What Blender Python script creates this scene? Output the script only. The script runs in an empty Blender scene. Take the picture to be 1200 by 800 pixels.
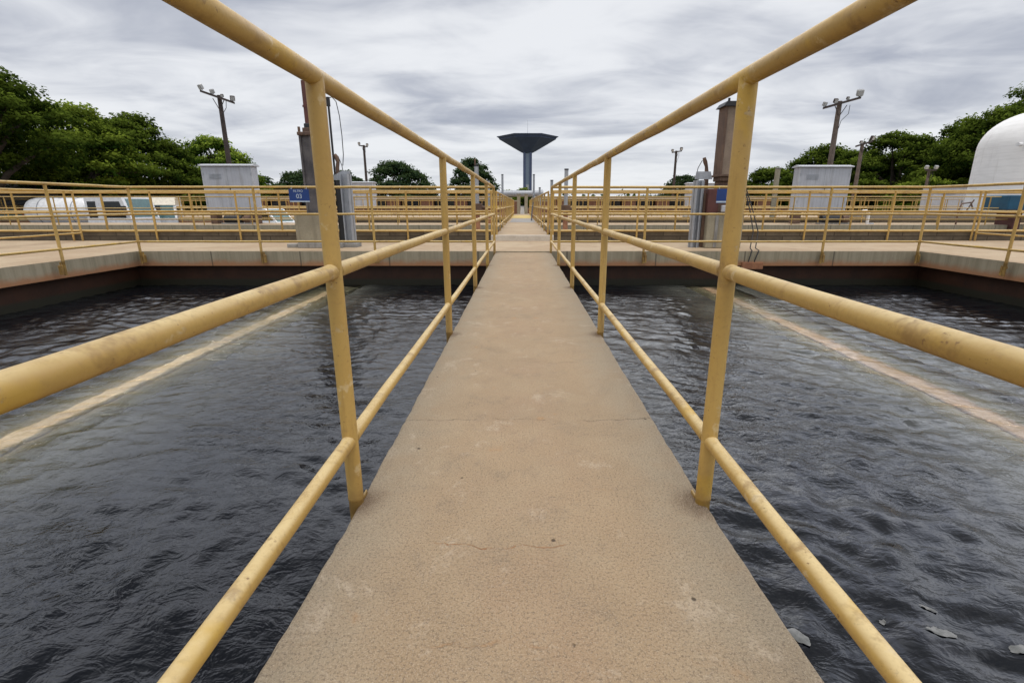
import bpy, math, random
import numpy as np
from mathutils import Vector, Matrix
random.seed(7); RNG = np.random.default_rng(7)
R = math.radians
scene = bpy.context.scene
COL = scene.collection

# ------------------------------------------------------------------ materials
class NT:
    def __init__(s, name):
        s.m = bpy.data.materials.new(name); s.m.use_nodes = True
        s.t = s.m.node_tree; s.n = s.t.nodes; s.l = s.t.links
        s.n.clear(); s.out = s.n.new('ShaderNodeOutputMaterial')
        s._pos = None
    def node(s, typ, **kw):
        n = s.n.new(typ)
        for k, v in kw.items(): setattr(n, k, v)
        return n
    def put(s, sock, v):
        if hasattr(v, 'is_linked'): s.l.new(v, sock)
        elif v is not None: sock.default_value = v
    def pos(s):
        if s._pos is None: s._pos = s.node('ShaderNodeNewGeometry').outputs['Position']
        return s._pos
    def obj(s): return s.node('ShaderNodeTexCoord').outputs['Object']
    def scale(s, v, sc):
        m = s.node('ShaderNodeMapping'); s.l.new(v, m.inputs['Vector']); m.inputs['Scale'].default_value = sc
        return m.outputs[0]
    def noise(s, vec, scale, detail=4, rough=.55, dist=0.0):
        n = s.node('ShaderNodeTexNoise'); s.l.new(vec, n.inputs['Vector'])
        n.inputs['Scale'].default_value = scale; n.inputs['Detail'].default_value = detail
        n.inputs['Roughness'].default_value = rough; n.inputs['Distortion'].default_value = dist
        return n.outputs[0]
    def ramp(s, f, a, b, lo=0.0, hi=1.0):
        n = s.node('ShaderNodeMapRange'); s.put(n.inputs[0], f)
        n.inputs[1].default_value = a; n.inputs[2].default_value = b
        n.inputs[3].default_value = lo; n.inputs[4].default_value = hi
        n.interpolation_type = 'SMOOTHSTEP'; return n.outputs[0]
    def math(s, op, a, b=None, c=None):
        n = s.node('ShaderNodeMath', operation=op); s.put(n.inputs[0], a)
        if b is not None: s.put(n.inputs[1], b)
        if c is not None: s.put(n.inputs[2], c)
        return n.outputs[0]
    def mix(s, f, a, b, mode='MIX'):
        n = s.node('ShaderNodeMix', data_type='RGBA', blend_type=mode)
        s.put(n.inputs[0], f)
        s.put(n.inputs[6], a if hasattr(a, 'is_linked') else (*a, 1) if len(a) == 3 else a)
        s.put(n.inputs[7], b if hasattr(b, 'is_linked') else (*b, 1) if len(b) == 3 else b)
        return n.outputs[2]
    def sep(s, v):
        n = s.node('ShaderNodeSeparateXYZ'); s.l.new(v, n.inputs[0]); return n.outputs
    def bump(s, h, strength=.3, dist=.01):
        n = s.node('ShaderNodeBump'); s.l.new(h, n.inputs['Height'])
        n.inputs['Strength'].default_value = strength; n.inputs['Distance'].default_value = dist
        return n.outputs[0]
    def bsdf(s, color, rough=.7, metal=0., normal=None, spec=.5, **kw):
        b = s.node('ShaderNodeBsdfPrincipled')
        s.put(b.inputs['Base Color'], color if hasattr(color, 'is_linked') else (*color, 1))
        s.put(b.inputs['Roughness'], rough); b.inputs['Metallic'].default_value = metal
        b.inputs['Specular IOR Level'].default_value = spec
        if normal is not None: s.l.new(normal, b.inputs['Normal'])
        s.l.new(b.outputs[0], s.out.inputs['Surface']); return b

def mottled(name, a, b, scale=3., rough=.7, metal=0., bump=.15, grime=None, fine=40):
    t = NT(name); p = t.pos()
    c = t.mix(t.ramp(t.noise(p, scale, 6, .6), .35, .65), a, b)
    f = t.noise(p, fine, 3, .6)
    c = t.mix(t.ramp(f, .35, .75, 0, .35), c, tuple(x*.55 for x in a))
    if grime:
        g = t.noise(t.scale(p, (6, 6, .7)), 1.5, 4, .6)
        c = t.mix(t.ramp(g, .5, .72, 0, .8), c, grime)
    t.bsdf(c, rough, metal, t.bump(f, bump, .01)); return t.m

def paint_material():
    t = NT('yellow_pipe_paint'); p = t.pos()
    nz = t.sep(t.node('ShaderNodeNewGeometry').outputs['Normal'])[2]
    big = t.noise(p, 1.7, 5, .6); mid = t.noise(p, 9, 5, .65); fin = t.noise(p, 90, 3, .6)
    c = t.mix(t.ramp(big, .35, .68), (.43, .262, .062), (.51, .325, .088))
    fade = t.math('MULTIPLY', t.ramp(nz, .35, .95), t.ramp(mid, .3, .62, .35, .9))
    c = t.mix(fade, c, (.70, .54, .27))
    c = t.mix(t.ramp(t.noise(p, 4.3, 4, .55), .60, .68, 0, .75), c, (.56, .345, .045))
    c = t.mix(t.ramp(t.noise(p, 26, 5, .75), .60, .70, 0, .6), c, (.22, .115, .035))
    c = t.mix(t.ramp(t.noise(p, 60, 3, .7), .66, .72, 0, .7), c, (.16, .07, .025))
    c = t.mix(t.ramp(t.noise(p, 13, 5, .7), .60, .68, 0, .5), c, (.68, .55, .33))
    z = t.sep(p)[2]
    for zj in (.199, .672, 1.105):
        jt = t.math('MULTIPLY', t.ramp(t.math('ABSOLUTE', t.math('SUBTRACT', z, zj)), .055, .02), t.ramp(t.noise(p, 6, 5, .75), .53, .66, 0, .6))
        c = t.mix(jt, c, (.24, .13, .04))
    drip = t.noise(t.scale(p, (28, 28, 2.2)), 1, 4, .65)
    c = t.mix(t.ramp(drip, .56, .72, 0, .45), c, (.30, .165, .04))
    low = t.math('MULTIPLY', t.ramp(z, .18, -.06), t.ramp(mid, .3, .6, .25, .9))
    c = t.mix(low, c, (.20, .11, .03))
    c = t.mix(t.ramp(fin, .5, .75, 0, .25), c, (.30, .18, .06))
    h = t.math('ADD', t.math('MULTIPLY', mid, 1.0), t.math('MULTIPLY', fin, .35))
    t.bsdf(c, t.ramp(mid, .3, .7, .42, .62), 0, t.bump(h, .35, .004)); return t.m

def walkway_material():
    t = NT('weathered_walkway_concrete'); p = t.pos(); x, y, z = t.sep(p)
    big = t.noise(p, 1.1, 5, .6); mid = t.noise(p, 5.5, 6, .65, .3); fin = t.noise(p, 150, 5, .8); grit = t.noise(p, 330, 2, .6)
    c = t.mix(t.ramp(big, .36, .64), (.352, .255, .155), (.405, .288, .172))
    c = t.mix(t.ramp(mid, .42, .72, 0, .5), c, (.44, .335, .212))
    c = t.mix(t.ramp(t.noise(p, 6.5, 9, .82, .2), .50, .64, 0, .5), c, (.235, .18, .122))
    ax = t.math('ABSOLUTE', x)
    edge = t.math('MULTIPLY', t.ramp(t.math('ADD', ax, t.math('MULTIPLY', t.math('SUBTRACT', big, .5), .35)), .22, .47), t.ramp(mid, .35, .6, .45, .9))
    c = t.mix(edge, c, (.37, .30, .205))
    c = t.mix(t.math('MULTIPLY', t.ramp(ax, .30, .05), t.ramp(t.noise(p, 1.9, 5, .65), .42, .62, 0, .4)), c, (.355, .232, .140))
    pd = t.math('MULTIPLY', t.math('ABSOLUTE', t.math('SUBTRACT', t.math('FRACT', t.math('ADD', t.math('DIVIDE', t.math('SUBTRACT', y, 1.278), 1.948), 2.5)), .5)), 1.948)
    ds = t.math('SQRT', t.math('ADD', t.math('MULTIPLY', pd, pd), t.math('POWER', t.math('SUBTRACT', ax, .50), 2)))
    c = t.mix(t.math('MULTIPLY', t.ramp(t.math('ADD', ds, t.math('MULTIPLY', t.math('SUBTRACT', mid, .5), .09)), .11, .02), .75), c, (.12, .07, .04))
    # bleached, worn patches
    patch = t.math('MULTIPLY', t.ramp(t.noise(p, 3.8, 9, .82, .5), .56, .62), .55)
    c = t.mix(patch, c, (.52, .42, .305))
    # dark aggregate specks and pale grit
    c = t.mix(t.ramp(fin, .45, .66, 0, .75), c, (.135, .10, .07))
    c = t.mix(t.ramp(grit, .52, .66, 0, .5), c, (.58, .48, .36))
    v = t.node('ShaderNodeTexVoronoi'); t.l.new(p, v.inputs['Vector']); v.inputs['Scale'].default_value = 14
    pit = t.math('MULTIPLY', t.ramp(v.outputs['Distance'], .10, .05), t.ramp(t.noise(p, 7, 2, .5), .56, .62))
    c = t.mix(t.math('MULTIPLY', pit, .8), c, (.055, .04, .03))
    # orange rust blooms
    c = t.mix(t.ramp(t.noise(p, 4.2, 5, .6, .2), .64, .74, 0, .5), c, (.44, .22, .08))
    # cracks across the slab
    wob = t.math('ADD', t.math('MULTIPLY', t.math('SUBTRACT', t.noise(p, 3.2, 4, .6), .5), .16),
                 t.math('MULTIPLY', t.math('SUBTRACT', t.noise(p, 22, 3, .6), .5), .035))
    yy = t.math('ADD', y, wob)
    hcr = None
    for (y0, xa, xb, w, colr, k) in ((1.085, -.27, .12, .0032, (.36, .15, .055), .65), (1.853, -.6, .6, .0030, (.12, .085, .06), .5),
                                     (3.74, -.22, .02, .007, (.05, .035, .025), .9), (.79, -.22, .06, .006, (.40, .21, .09), .35),
                                     (2.62, -.1, .55, .003, (.10, .07, .05), .45), (5.6, -.6, .3, .006, (.10, .07, .05), .7),
                                     (7.4, -.3, .6, .007, (.08, .06, .045), .7)):
        d = t.math('ABSOLUTE', t.math('SUBTRACT', yy, y0))
        f = t.math('MULTIPLY', t.ramp(d, w, w*.25), t.math('MULTIPLY', t.ramp(x, xa, xa+.05), t.ramp(x, xb, xb-.05)))
        f = t.math('MULTIPLY', f, t.ramp(t.noise(p, 11, 4, .7), .40, .56, .05, 1))
        c = t.mix(t.math('MULTIPLY', f, k), c, colr)
        hcr = f if hcr is None else t.math('MAXIMUM', hcr, f)
    # stained vertical faces
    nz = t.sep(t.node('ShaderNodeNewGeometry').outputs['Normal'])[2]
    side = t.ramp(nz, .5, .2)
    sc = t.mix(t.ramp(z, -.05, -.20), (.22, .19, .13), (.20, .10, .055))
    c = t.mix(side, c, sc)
    h = t.math('ADD', t.math('MULTIPLY', fin, .55), t.math('ADD', t.math('MULTIPLY', grit, .4), t.math('MULTIPLY', mid, .9)))
    h = t.math('SUBTRACT', t.math('SUBTRACT', h, t.math('MULTIPLY', hcr, .8)), t.math('MULTIPLY', pit, .8))
    t.bsdf(c, .86, 0, t.bump(h, .8, .007), .25); return t.m

def slab_material(zt):
    t = NT('stained_slab_concrete'); p = t.pos(); z = t.sep(p)[2]
    big = t.noise(p, .8, 5, .6); mid = t.noise(p, 4, 6, .65); fin = t.noise(p, 30, 4, .7)
    top = t.mix(t.ramp(big, .38, .62), (.45, .348, .23), (.395, .29, .185))
    top = t.mix(t.ramp(mid, .5, .72, 0, .5), top, (.27, .19, .13))
    g = t.noise(t.scale(p, (9, 9, .5)), 1, 5, .65)
    face = t.mix(t.ramp(g, .38, .66), (.37, .32, .225), (.28, .245, .165))
    dz = t.math('ADD', t.math('SUBTRACT', z, zt), t.math('MULTIPLY', t.math('SUBTRACT', mid, .5), .14))
    face = t.mix(t.ramp(dz, -.12, -.25), face, (.36, .18, .09))
    bx = t.math('FRACT', t.math('MULTIPLY', t.sep(p)[0], .62))
    joint = t.ramp(t.math('ABSOLUTE', t.math('SUBTRACT', bx, .5)), .012, .003)
    face = t.mix(t.math('MULTIPLY', joint, .7), face, (.07, .06, .045))
    nz = t.sep(t.node('ShaderNodeNewGeometry').outputs['Normal'])[2]
    c = t.mix(t.ramp(nz, .7, .3), top, face)
    c = t.mix(t.ramp(fin, .55, .8, 0, .4), c, (.12, .09, .06))
    t.bsdf(c, .88, 0, t.bump(t.math('ADD', fin, mid), .4, .01), .25); return t.m

def block_material(name, a, b, mortar, sx=.8, sz=.12):
    t = NT(name); p = t.pos(); x, y, z = t.sep(p)
    cv = t.node('ShaderNodeCombineXYZ'); t.l.new(t.math('ADD', x, y), cv.inputs[0]); t.l.new(z, cv.inputs[1])
    br = t.node('ShaderNodeTexBrick'); t.l.new(cv.outputs[0], br.inputs['Vector'])
    br.inputs['Scale'].default_value = 1; br.inputs['Brick Width'].default_value = sx; br.inputs['Row Height'].default_value = sz
    br.inputs['Mortar Size'].default_value = .012; br.inputs['Color1'].default_value = (*a, 1); br.inputs['Color2'].default_value = (*b, 1)
    br.inputs['Mortar'].default_value = (*mortar, 1)
    n = t.noise(p, 5, 5, .65)
    c = t.mix(t.ramp(n, .35, .7, 0, .6), br.outputs['Color'], tuple(v*.5 for v in a))
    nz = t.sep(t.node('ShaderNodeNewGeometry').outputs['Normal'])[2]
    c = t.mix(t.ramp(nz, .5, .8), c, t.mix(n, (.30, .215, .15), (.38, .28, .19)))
    t.bsdf(c, .9, 0, t.bump(n, .4, .01), .2); return t.m

def wet_wall_material():
    t = NT('wet_olive_wall'); p = t.pos(); z = t.sep(p)[2]
    n = t.noise(p, 2.5, 6, .65); g = t.noise(t.scale(p, (5, 5, .6)), 1.2, 5, .6)
    c = t.mix(t.ramp(n, .3, .7), (.024, .009, .004), (.042, .016, .007))
    c = t.mix(t.ramp(z, -.47, -.53), c, (.017, .016, .008))  # turns dark olive towards the waterline
    c = t.mix(t.ramp(g, .5, .75, 0, .5), c, (.016, .009, .006))
    t.bsdf(c, .6, 0, t.bump(n, .5, .02), .3); return t.m

def water_material(clear):
    """dark turbid water: a Fresnel mirror over a nearly black body; the clear variety lets the trough crest show through"""
    t = NT('clear_film_water' if clear else 'dark_basin_water'); p = t.pos(); x = t.sep(p)[0]
    a = t.noise(t.scale(p, (1, 1.5, 1)), 11, 3, .55, .9); b = t.noise(p, 40, 2, .5, .4)
    cal = t.ramp(t.noise(p, .7, 3, .55), .36, .64, .35, 1)
    h = t.math('MULTIPLY', t.math('ADD', t.math('MULTIPLY', a, 1.0), t.math('MULTIPLY', b, .25)), cal)
    nrm = t.bump(h, 1.0, .0110)
    fr = t.node('ShaderNodeFresnel'); fr.inputs['IOR'].default_value = 1.40; t.l.new(nrm, fr.inputs['Normal'])
    fc = t.node('ShaderNodeCombineXYZ')
    for k in range(3): t.l.new(fr.outputs[0], fc.inputs[k])
    g = t.node('ShaderNodeBsdfGlossy'); g.inputs['Roughness'].default_value = .03; t.l.new(fc.outputs[0], g.inputs['Color']); t.l.new(nrm, g.inputs['Normal'])
    if clear:
        q = t.node('ShaderNodeBsdfRefraction'); q.inputs['IOR'].default_value = 1.33; q.inputs['Roughness'].default_value = .03; q.inputs['Color'].default_value = (.92, .90, .80, 1); t.l.new(nrm, q.inputs['Normal'])
    else:
        q = t.node('ShaderNodeBsdfDiffuse')
        da = t.math('ABSOLUTE', t.math('SUBTRACT', t.math('ABSOLUTE', x), 3.38))
        tur = t.math('MULTIPLY', t.math('POWER', t.ramp(da, 1.7, .1), 1.6), t.ramp(t.noise(p, .9, 4, .6, .6), .3, .65, .25, 1))
        t.l.new(t.mix(tur, (.002, .0026, .0038), (.085, .086, .072)), q.inputs['Color'])
    ad = t.node('ShaderNodeAddShader'); t.l.new(q.outputs[0], ad.inputs[0]); t.l.new(g.outputs[0], ad.inputs[1])
    t.l.new(ad.outputs[0], t.out.inputs['Surface']); return t.m

def crest_material():
    t = NT('pale_submerged_concrete'); p = t.pos(); x = t.sep(p)[0]
    da = t.math('ABSOLUTE', t.math('SUBTRACT', t.math('ABSOLUTE', x), 3.38))
    n = t.noise(p, 7, 6, .7); big = t.noise(p, 1.6, 4, .6)
    c = t.mix(t.ramp(big, .35, .65), (.74, .61, .45), (.54, .42, .31))
    c = t.mix(t.ramp(n, .45, .7, 0, .6), c, (.46, .35, .25))
    e = t.ramp(t.math('ADD', da, t.math('MULTIPLY', t.math('SUBTRACT', n, .5), .14)), .055, .10)
    c = t.mix(t.math('MULTIPLY', e, .9), c, (.17, .155, .11))
    c = t.mix(t.math('MULTIPLY', t.ramp(x, -1, 1), .55), c, (.36, .235, .19))
    c = t.mix(t.ramp(t.noise(p, .55, 3, .6), .45, .65, 0, .5), c, (.22, .20, .15))
    t.bsdf(c, .9, 0, t.bump(n, .5, .01), .1); return t.m

def silt_material():
    t = NT('silt_shelf'); p = t.pos(); x = t.sep(p)[0]
    da = t.math('ABSOLUTE', t.math('SUBTRACT', t.math('ABSOLUTE', x), 3.38))
    n = t.noise(p, 6, 5, .65)
    f = t.math('MULTIPLY', t.ramp(t.math('ADD', da, t.math('MULTIPLY', t.math('SUBTRACT', n, .5), .12)), .24, .09), .85)
    deep = t.ramp(t.math('ADD', da, t.math('MULTIPLY', t.math('SUBTRACT', t.noise(p, 2.2, 5, .6), .5), .30)), .44, .14)
    base = t.mix(deep, (.065, .066, .054), t.mix(n, (.15, .147, .112), (.11, .11, .084)))
    c = t.mix(f, base, (.27, .235, .17))
    t.bsdf(c, .95, 0, None, .1); return t.m

def flat_water_material():
    t = NT('far_basin_water'); p = t.pos()
    t.bsdf((.012, .012, .011), .06, 0, t.bump(t.noise(p, 9, 4, .6, .5), .4, .02), .5); return t.m

def leaf_material(name, dark, lit):
    t = NT(name); p = t.pos()
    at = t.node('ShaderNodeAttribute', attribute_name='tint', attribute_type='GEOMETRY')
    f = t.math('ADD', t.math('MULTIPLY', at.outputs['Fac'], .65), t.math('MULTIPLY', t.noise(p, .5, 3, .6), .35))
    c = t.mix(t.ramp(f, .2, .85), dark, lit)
    d = t.node('ShaderNodeBsdfDiffuse'); t.l.new(c, d.inputs[0])
    tr = t.node('ShaderNodeBsdfTranslucent'); t.l.new(t.mix(.5, c, (.10, .16, .02)), tr.inputs[0])
    mx = t.node('ShaderNodeMixShader'); mx.inputs[0].default_value = .34
    t.l.new(d.outputs[0], mx.inputs[1]); t.l.new(tr.outputs[0], mx.inputs[2]); t.l.new(mx.outputs[0], t.out.inputs['Surface'])
    return t.m

def plain(name, col, rough=.6, metal=0., spec=.5):
    t = NT(name); p = t.pos(); n = t.noise(p, 6, 5, .6)
    c = t.mix(t.ramp(n, .35, .7), col, tuple(v*.8 for v in col))
    t.bsdf(c, rough, metal, None, spec); return t.m

def plaster_material():
    t = NT('white_painted_plaster'); p = t.pos(); z = t.sep(p)[2]
    n = t.noise(t.scale(p, (1, 1, 6)), 1.2, 6, .6); k = t.noise(t.scale(p, (3, 3, .5)), 1.0, 5, .6)
    c = t.mix(t.ramp(n, .35, .7), (.90, .89, .87), (.82, .81, .79))
    c = t.mix(t.ramp(k, .55, .78, 0, .35), c, (.48, .45, .41))
    row = t.math('ABSOLUTE', t.math('SUBTRACT', t.math('FRACT', t.math('MULTIPLY', z, 3.3)), .5))
    c = t.mix(t.ramp(row, .05, .01, 0, .18), c, (.45, .44, .42))
    t.bsdf(c, .8, 0, t.bump(n, .2, .02)); return t.m

def sheet_material():
    t = NT('grey_ribbed_sheet'); o = t.obj(); x = t.sep(o)[0]
    w = t.math('ABSOLUTE', t.math('SUBTRACT', t.math('FRACT', t.math('MULTIPLY', x, 8)), .5))
    n = t.noise(t.pos(), 2.2, 5, .6)
    c = t.mix(t.ramp(n, .35, .7), (.46, .475, .51), (.41, .42, .455))
    c = t.mix(t.ramp(w, .06, .01, 0, .35), c, (.2, .2, .22))
    c = t.mix(t.ramp(t.noise(t.scale(t.pos(), (7, 7, .5)), 1, 5, .65), .52, .74, 0, .55), c, (.20, .185, .165))
    t.bsdf(c, .55, 0, t.bump(w, .25, .01)); return t.m

M = dict(
    paint=paint_material(), walk=walkway_material(), slab=slab_material(.02), slab2=slab_material(.06),
    block=block_material('grey_block_curb', (.13, .105, .075), (.17, .14, .10), (.07, .055, .04)),
    brick=block_material('red_brick', (.25, .105, .06), (.19, .085, .05), (.22, .18, .14), .3, .09),
    wet=wet_wall_material(), water=water_material(False), film=water_material(True), fwater=flat_water_material(),
    beam=crest_material(),
    silt=silt_material(),
    concrete=mottled('pedestal_concrete', (.36, .32, .23), (.29, .255, .18), 2.5, .9, 0, .3, (.20, .17, .12)),
    greyconc=mottled('grey_concrete', (.33, .32, .30), (.26, .25, .235), 2.5, .9, 0, .3, (.16, .15, .14)),
    beige=mottled('beige_render', (.42, .34, .25), (.35, .28, .20), 1.2, .9, 0, .2, (.24, .19, .13)),
    galv=mottled('galvanised_steel', (.40, .42, .45), (.33, .35, .38), 6, .5, .2, .1, (.22, .22, .23)),
    rust=mottled('rusty_brown_steel', (.17, .105, .07), (.115, .07, .05), 5, .8, .1, .3, (.06, .038, .028)),
    rustcol=mottled('weathered_brown_column', (.30, .225, .165), (.22, .165, .12), 4, .8, 0, .3, (.09, .06, .045)),
    darkcol=mottled('stained_grey_column', (.15, .135, .13), (.06, .055, .06), 3, .75, 0, .3, (.016, .014, .015)),
    black=plain('black_rubber', (.02, .02, .022), .6), redbrown=mottled('red_oxide_steel', (.13, .045, .035), (.09, .033, .028), 6, .65, .1),
    orangerust=mottled('orange_rust', (.33, .15, .07), (.24, .10, .05), 8, .85),
    blue=plain('blue_sign_enamel', (.008, .045, .20), .45), teal=mottled('blue_machine_paint', (.012, .095, .17), (.009, .07, .13), 3, .5),
    white=plain('white_enamel', (.84, .84, .84), .4), cream=plain('cream_paint', (.62, .56, .44), .45), letter=plain('white_lettering', (.55, .62, .68), .5),
    glass=plain('dark_window_glass', (.012, .016, .018), .08), tealglass=plain('green_windscreen', (.10, .19, .19), .1),
    red=plain('red_car_paint', (.28, .015, .02), .3), tyre=plain('tyre_rubber', (.025, .025, .025), .8), chrome=plain('grey_rim', (.4, .4, .42), .35, .7),
    pole=mottled('weathered_pole_wood', (.17, .13, .105), (.11, .085, .07), 4, .9, 0, .3, (.06, .045, .038)),
    poledark=mottled('dark_pole_wood', (.07, .052, .045), (.045, .034, .03), 4, .9),
    lamp=plain('floodlight_grey', (.38, .38, .37), .4, .3), lampglass=plain('floodlight_glass', (.55, .56, .55), .15),
    plaster=plaster_material(), sheet=sheet_material(), sheetw=plain('pale_grey_trim', (.52, .53, .55), .5),
    roof=mottled('dark_corrugated_roof', (.085, .08, .085), (.06, .057, .06), 2, .7),
    tower=mottled('blue_grey_tower_paint', (.105, .135, .235), (.085, .108, .19), .25, .7, 0, 0, None, 3), towerpale=plain('tower_pale_panel', (.26, .32, .40), .7),
    yellowpaint=mottled('yellow_floor_paint', (.62, .46, .14), (.5, .36, .12), 2, .8), greypatch=mottled('grey_mortar_patch', (.34, .32, .29), (.27, .25, .23), 1.5, .9),
    whitewash=mottled('whitewashed_concrete', (.62, .56, .47), (.5, .44, .36), 3, .9),
    ground=mottled('dry_earth', (.16, .13, .08), (.08, .095, .04), .12, .95, 0, .2, None, 2),
    bark=mottled('tree_bark', (.075, .055, .04), (.045, .035, .027), 3, .95),
    leaf_a=leaf_material('deep_green_leaves', (.008, .019, .004), (.15, .205, .028)),
    leaf_b=leaf_material('fresh_green_leaves', (.016, .038, .006), (.26, .33, .042)),
    leaf_d=leaf_material('sunny_green_leaves', (.03, .07, .010), (.34, .44, .060)),
    leaf_c=leaf_material('bluish_distant_leaves', (.018, .036, .020), (.080, .118, .048)),
    foam=mottled('pale_scum', (.22, .22, .215), (.12, .125, .12), 20, .9, 0, .4),
)

# ------------------------------------------------------------------ mesh builder
class MB:
    def __init__(s): s.v = []; s.f = []; s.sm = []
    def quadmesh(s, verts, faces, smooth=False):
        o = len(s.v); s.v += [tuple(v) for v in verts]
        s.f += [tuple(i+o for i in f) for f in faces]; s.sm += [smooth]*len(faces); return s
    def box(s, x0, x1, y0, y1, z0, z1, bev=0.0):
        if bev <= 0:
            vs = [(x, y, z) for x in (x0, x1) for y in (y0, y1) for z in (z0, z1)]
            return s.quadmesh(vs, [(0, 1, 3, 2), (4, 6, 7, 5), (0, 4, 5, 1), (2, 3, 7, 6), (0, 2, 6, 4), (1, 5, 7, 3)])
        b = bev; vs = []; idx = {}
        for ix, x in enumerate((x0, x1)):
            for iy, y in enumerate((y0, y1)):
                for iz, z in enumerate((z0, z1)):
                    sx, sy, sz = (1, -1)[ix], (1, -1)[iy], (1, -1)[iz]
                    for ax in range(3):
                        q = [x+sx*b, y+sy*b, z+sz*b]; q[ax] = (x, y, z)[ax]
                        idx[(ix, iy, iz, ax)] = len(vs); vs.append(q)
        fs = []
        for ax in range(3):
            o1, o2 = [a for a in range(3) if a != ax]
            for e in (0, 1):
                loop = []
                for a, c in ((0, 0), (1, 0), (1, 1), (0, 1)):
                    k = [0, 0, 0]; k[ax] = e; k[o1] = a; k[o2] = c; loop.append(idx[(*k, ax)])
                fs.append(loop if (e == 1) == (ax != 1) else loop[::-1])
        for ax in range(3):
            o1, o2 = [a for a in range(3) if a != ax]
            for a in (0, 1):
                for c in (0, 1):
                    k0 = [0, 0, 0]; k0[o1] = a; k0[o2] = c; k1 = list(k0); k1[ax] = 1
                    fs.append([idx[(*k0, o1)], idx[(*k1, o1)], idx[(*k1, o2)], idx[(*k0, o2)]])
        for ix in (0, 1):
            for iy in (0, 1):
                for iz in (0, 1): fs.append([idx[(ix, iy, iz, a)] for a in range(3)])
        cen = Vector(((x0+x1)/2, (y0+y1)/2, (z0+z1)/2)); out = []
        for f in fs:
            p = [Vector(vs[i]) for i in f]; n = (p[1]-p[0]).cross(p[2]-p[0]); mid = sum(p, Vector())/len(p)
            out.append(f if n.dot(mid-cen) > 0 else f[::-1])
        return s.quadmesh(vs, out)
    def prism(s, poly, axis, a, b):          # poly in the two other axes
        n = len(poly); vs = []
        for t in (a, b):
            for (p, q) in poly:
                vs.append({'x': (t, p, q), 'y': (p, t, q), 'z': (p, q, t)}[axis])
        fs = [tuple(range(n)), tuple(range(2*n-1, n-1, -1))] + [(i, i+n, (i+1) % n+n, (i+1) % n) for i in range(n)]
        return s.quadmesh(vs, fs)
    def tube(s, pts, rad, seg=14, cap=True):
        pts = [Vector(p) for p in pts]; n = len(pts)
        rads = rad if isinstance(rad, (list, tuple)) else [rad]*n
        vs = []; prev = None
        for i in range(n):
            d = (pts[min(i+1, n-1)]-pts[max(i-1, 0)]).normalized()
            if prev is None:
                a = Vector((0, 0, 1)) if abs(d.z) < .9 else Vector((1, 0, 0)); u = d.cross(a).normalized()
            else: u = (prev-d*prev.dot(d)).normalized()
            prev = u; w = d.cross(u)
            for k in range(seg):
                t = 2*math.pi*k/seg; vs.append(pts[i]+(u*math.cos(t)+w*math.sin(t))*rads[i])
        fs = [(i*seg+k, i*seg+(k+1) % seg, (i+1)*seg+(k+1) % seg, (i+1)*seg+k) for i in range(n-1) for k in range(seg)]
        s.quadmesh(vs, fs, True)
        if cap:
            s.quadmesh(vs[:seg], [tuple(range(seg))[::-1]]); s.quadmesh(vs[-seg:], [tuple(range(seg))])
        return s
    def lathe(s, prof, cx=0, cy=0, seg=40, smooth=True):
        vs = []; n = len(prof)
        for (r, z) in prof:
            for k in range(seg):
                t = 2*math.pi*k/seg; vs.append((cx+r*math.cos(t), cy+r*math.sin(t), z))
        fs = [(i*seg+k, i*seg+(k+1) % seg, (i+1)*seg+(k+1) % seg, (i+1)*seg+k) for i in range(n-1) for k in range(seg)]
        return s.quadmesh(vs, fs, smooth)
    def build(s, name, mat, parent=None, loc=None):
        me = bpy.data.meshes.new(name); me.from_pydata([tuple(v) for v in s.v], [], s.f); me.update()
        me.polygons.foreach_set('use_smooth', s.sm); me.materials.append(mat)
        o = bpy.data.objects.new(name, me); COL.objects.link(o)
        if parent is not None: o.parent = parent
        if loc is not None: o.location = loc
        return o

def tag(o, label, cat, group=None, kind=None):
    o['label'] = label; o['category'] = cat
    if group: o['group'] = group
    if kind: o['kind'] = kind
    return o
def thing(name, label, cat, loc=(0, 0, 0), rz=0., group=None):
    o = bpy.data.objects.new(name, None); COL.objects.link(o); o.empty_display_size = .2
    o.location = loc; o.rotation_euler = (0, 0, rz); return tag(o, label, cat, group)
def struct(o, label, cat): return tag(o, label, cat, None, 'structure')
def dup(o, parent=None):
    c = o.copy(); COL.objects.link(c)
    if parent is not None: c.parent = parent
    for ch in list(o.children): dup(ch, c)
    return c

# ------------------------------------------------------------------ ground, slabs, water
struct(MB().quadmesh([(-900, 16, -1.25), (-900, 1500, -1.25), (900, 1500, -1.25), (900, 16, -1.25)], [(0, 3, 2, 1)])
       .quadmesh([(-900, -60, -3.6), (-900, 16, -3.6), (900, 16, -3.6), (900, -60, -3.6)], [(0, 3, 2, 1)])
       .quadmesh([(-900, 16, -3.6), (-900, 16, -1.25), (900, 16, -1.25), (900, 16, -3.6)], [(0, 3, 2, 1)]).build('ground', M['ground']),
       'dry earth and grass around the water treatment basins', 'ground')

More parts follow.
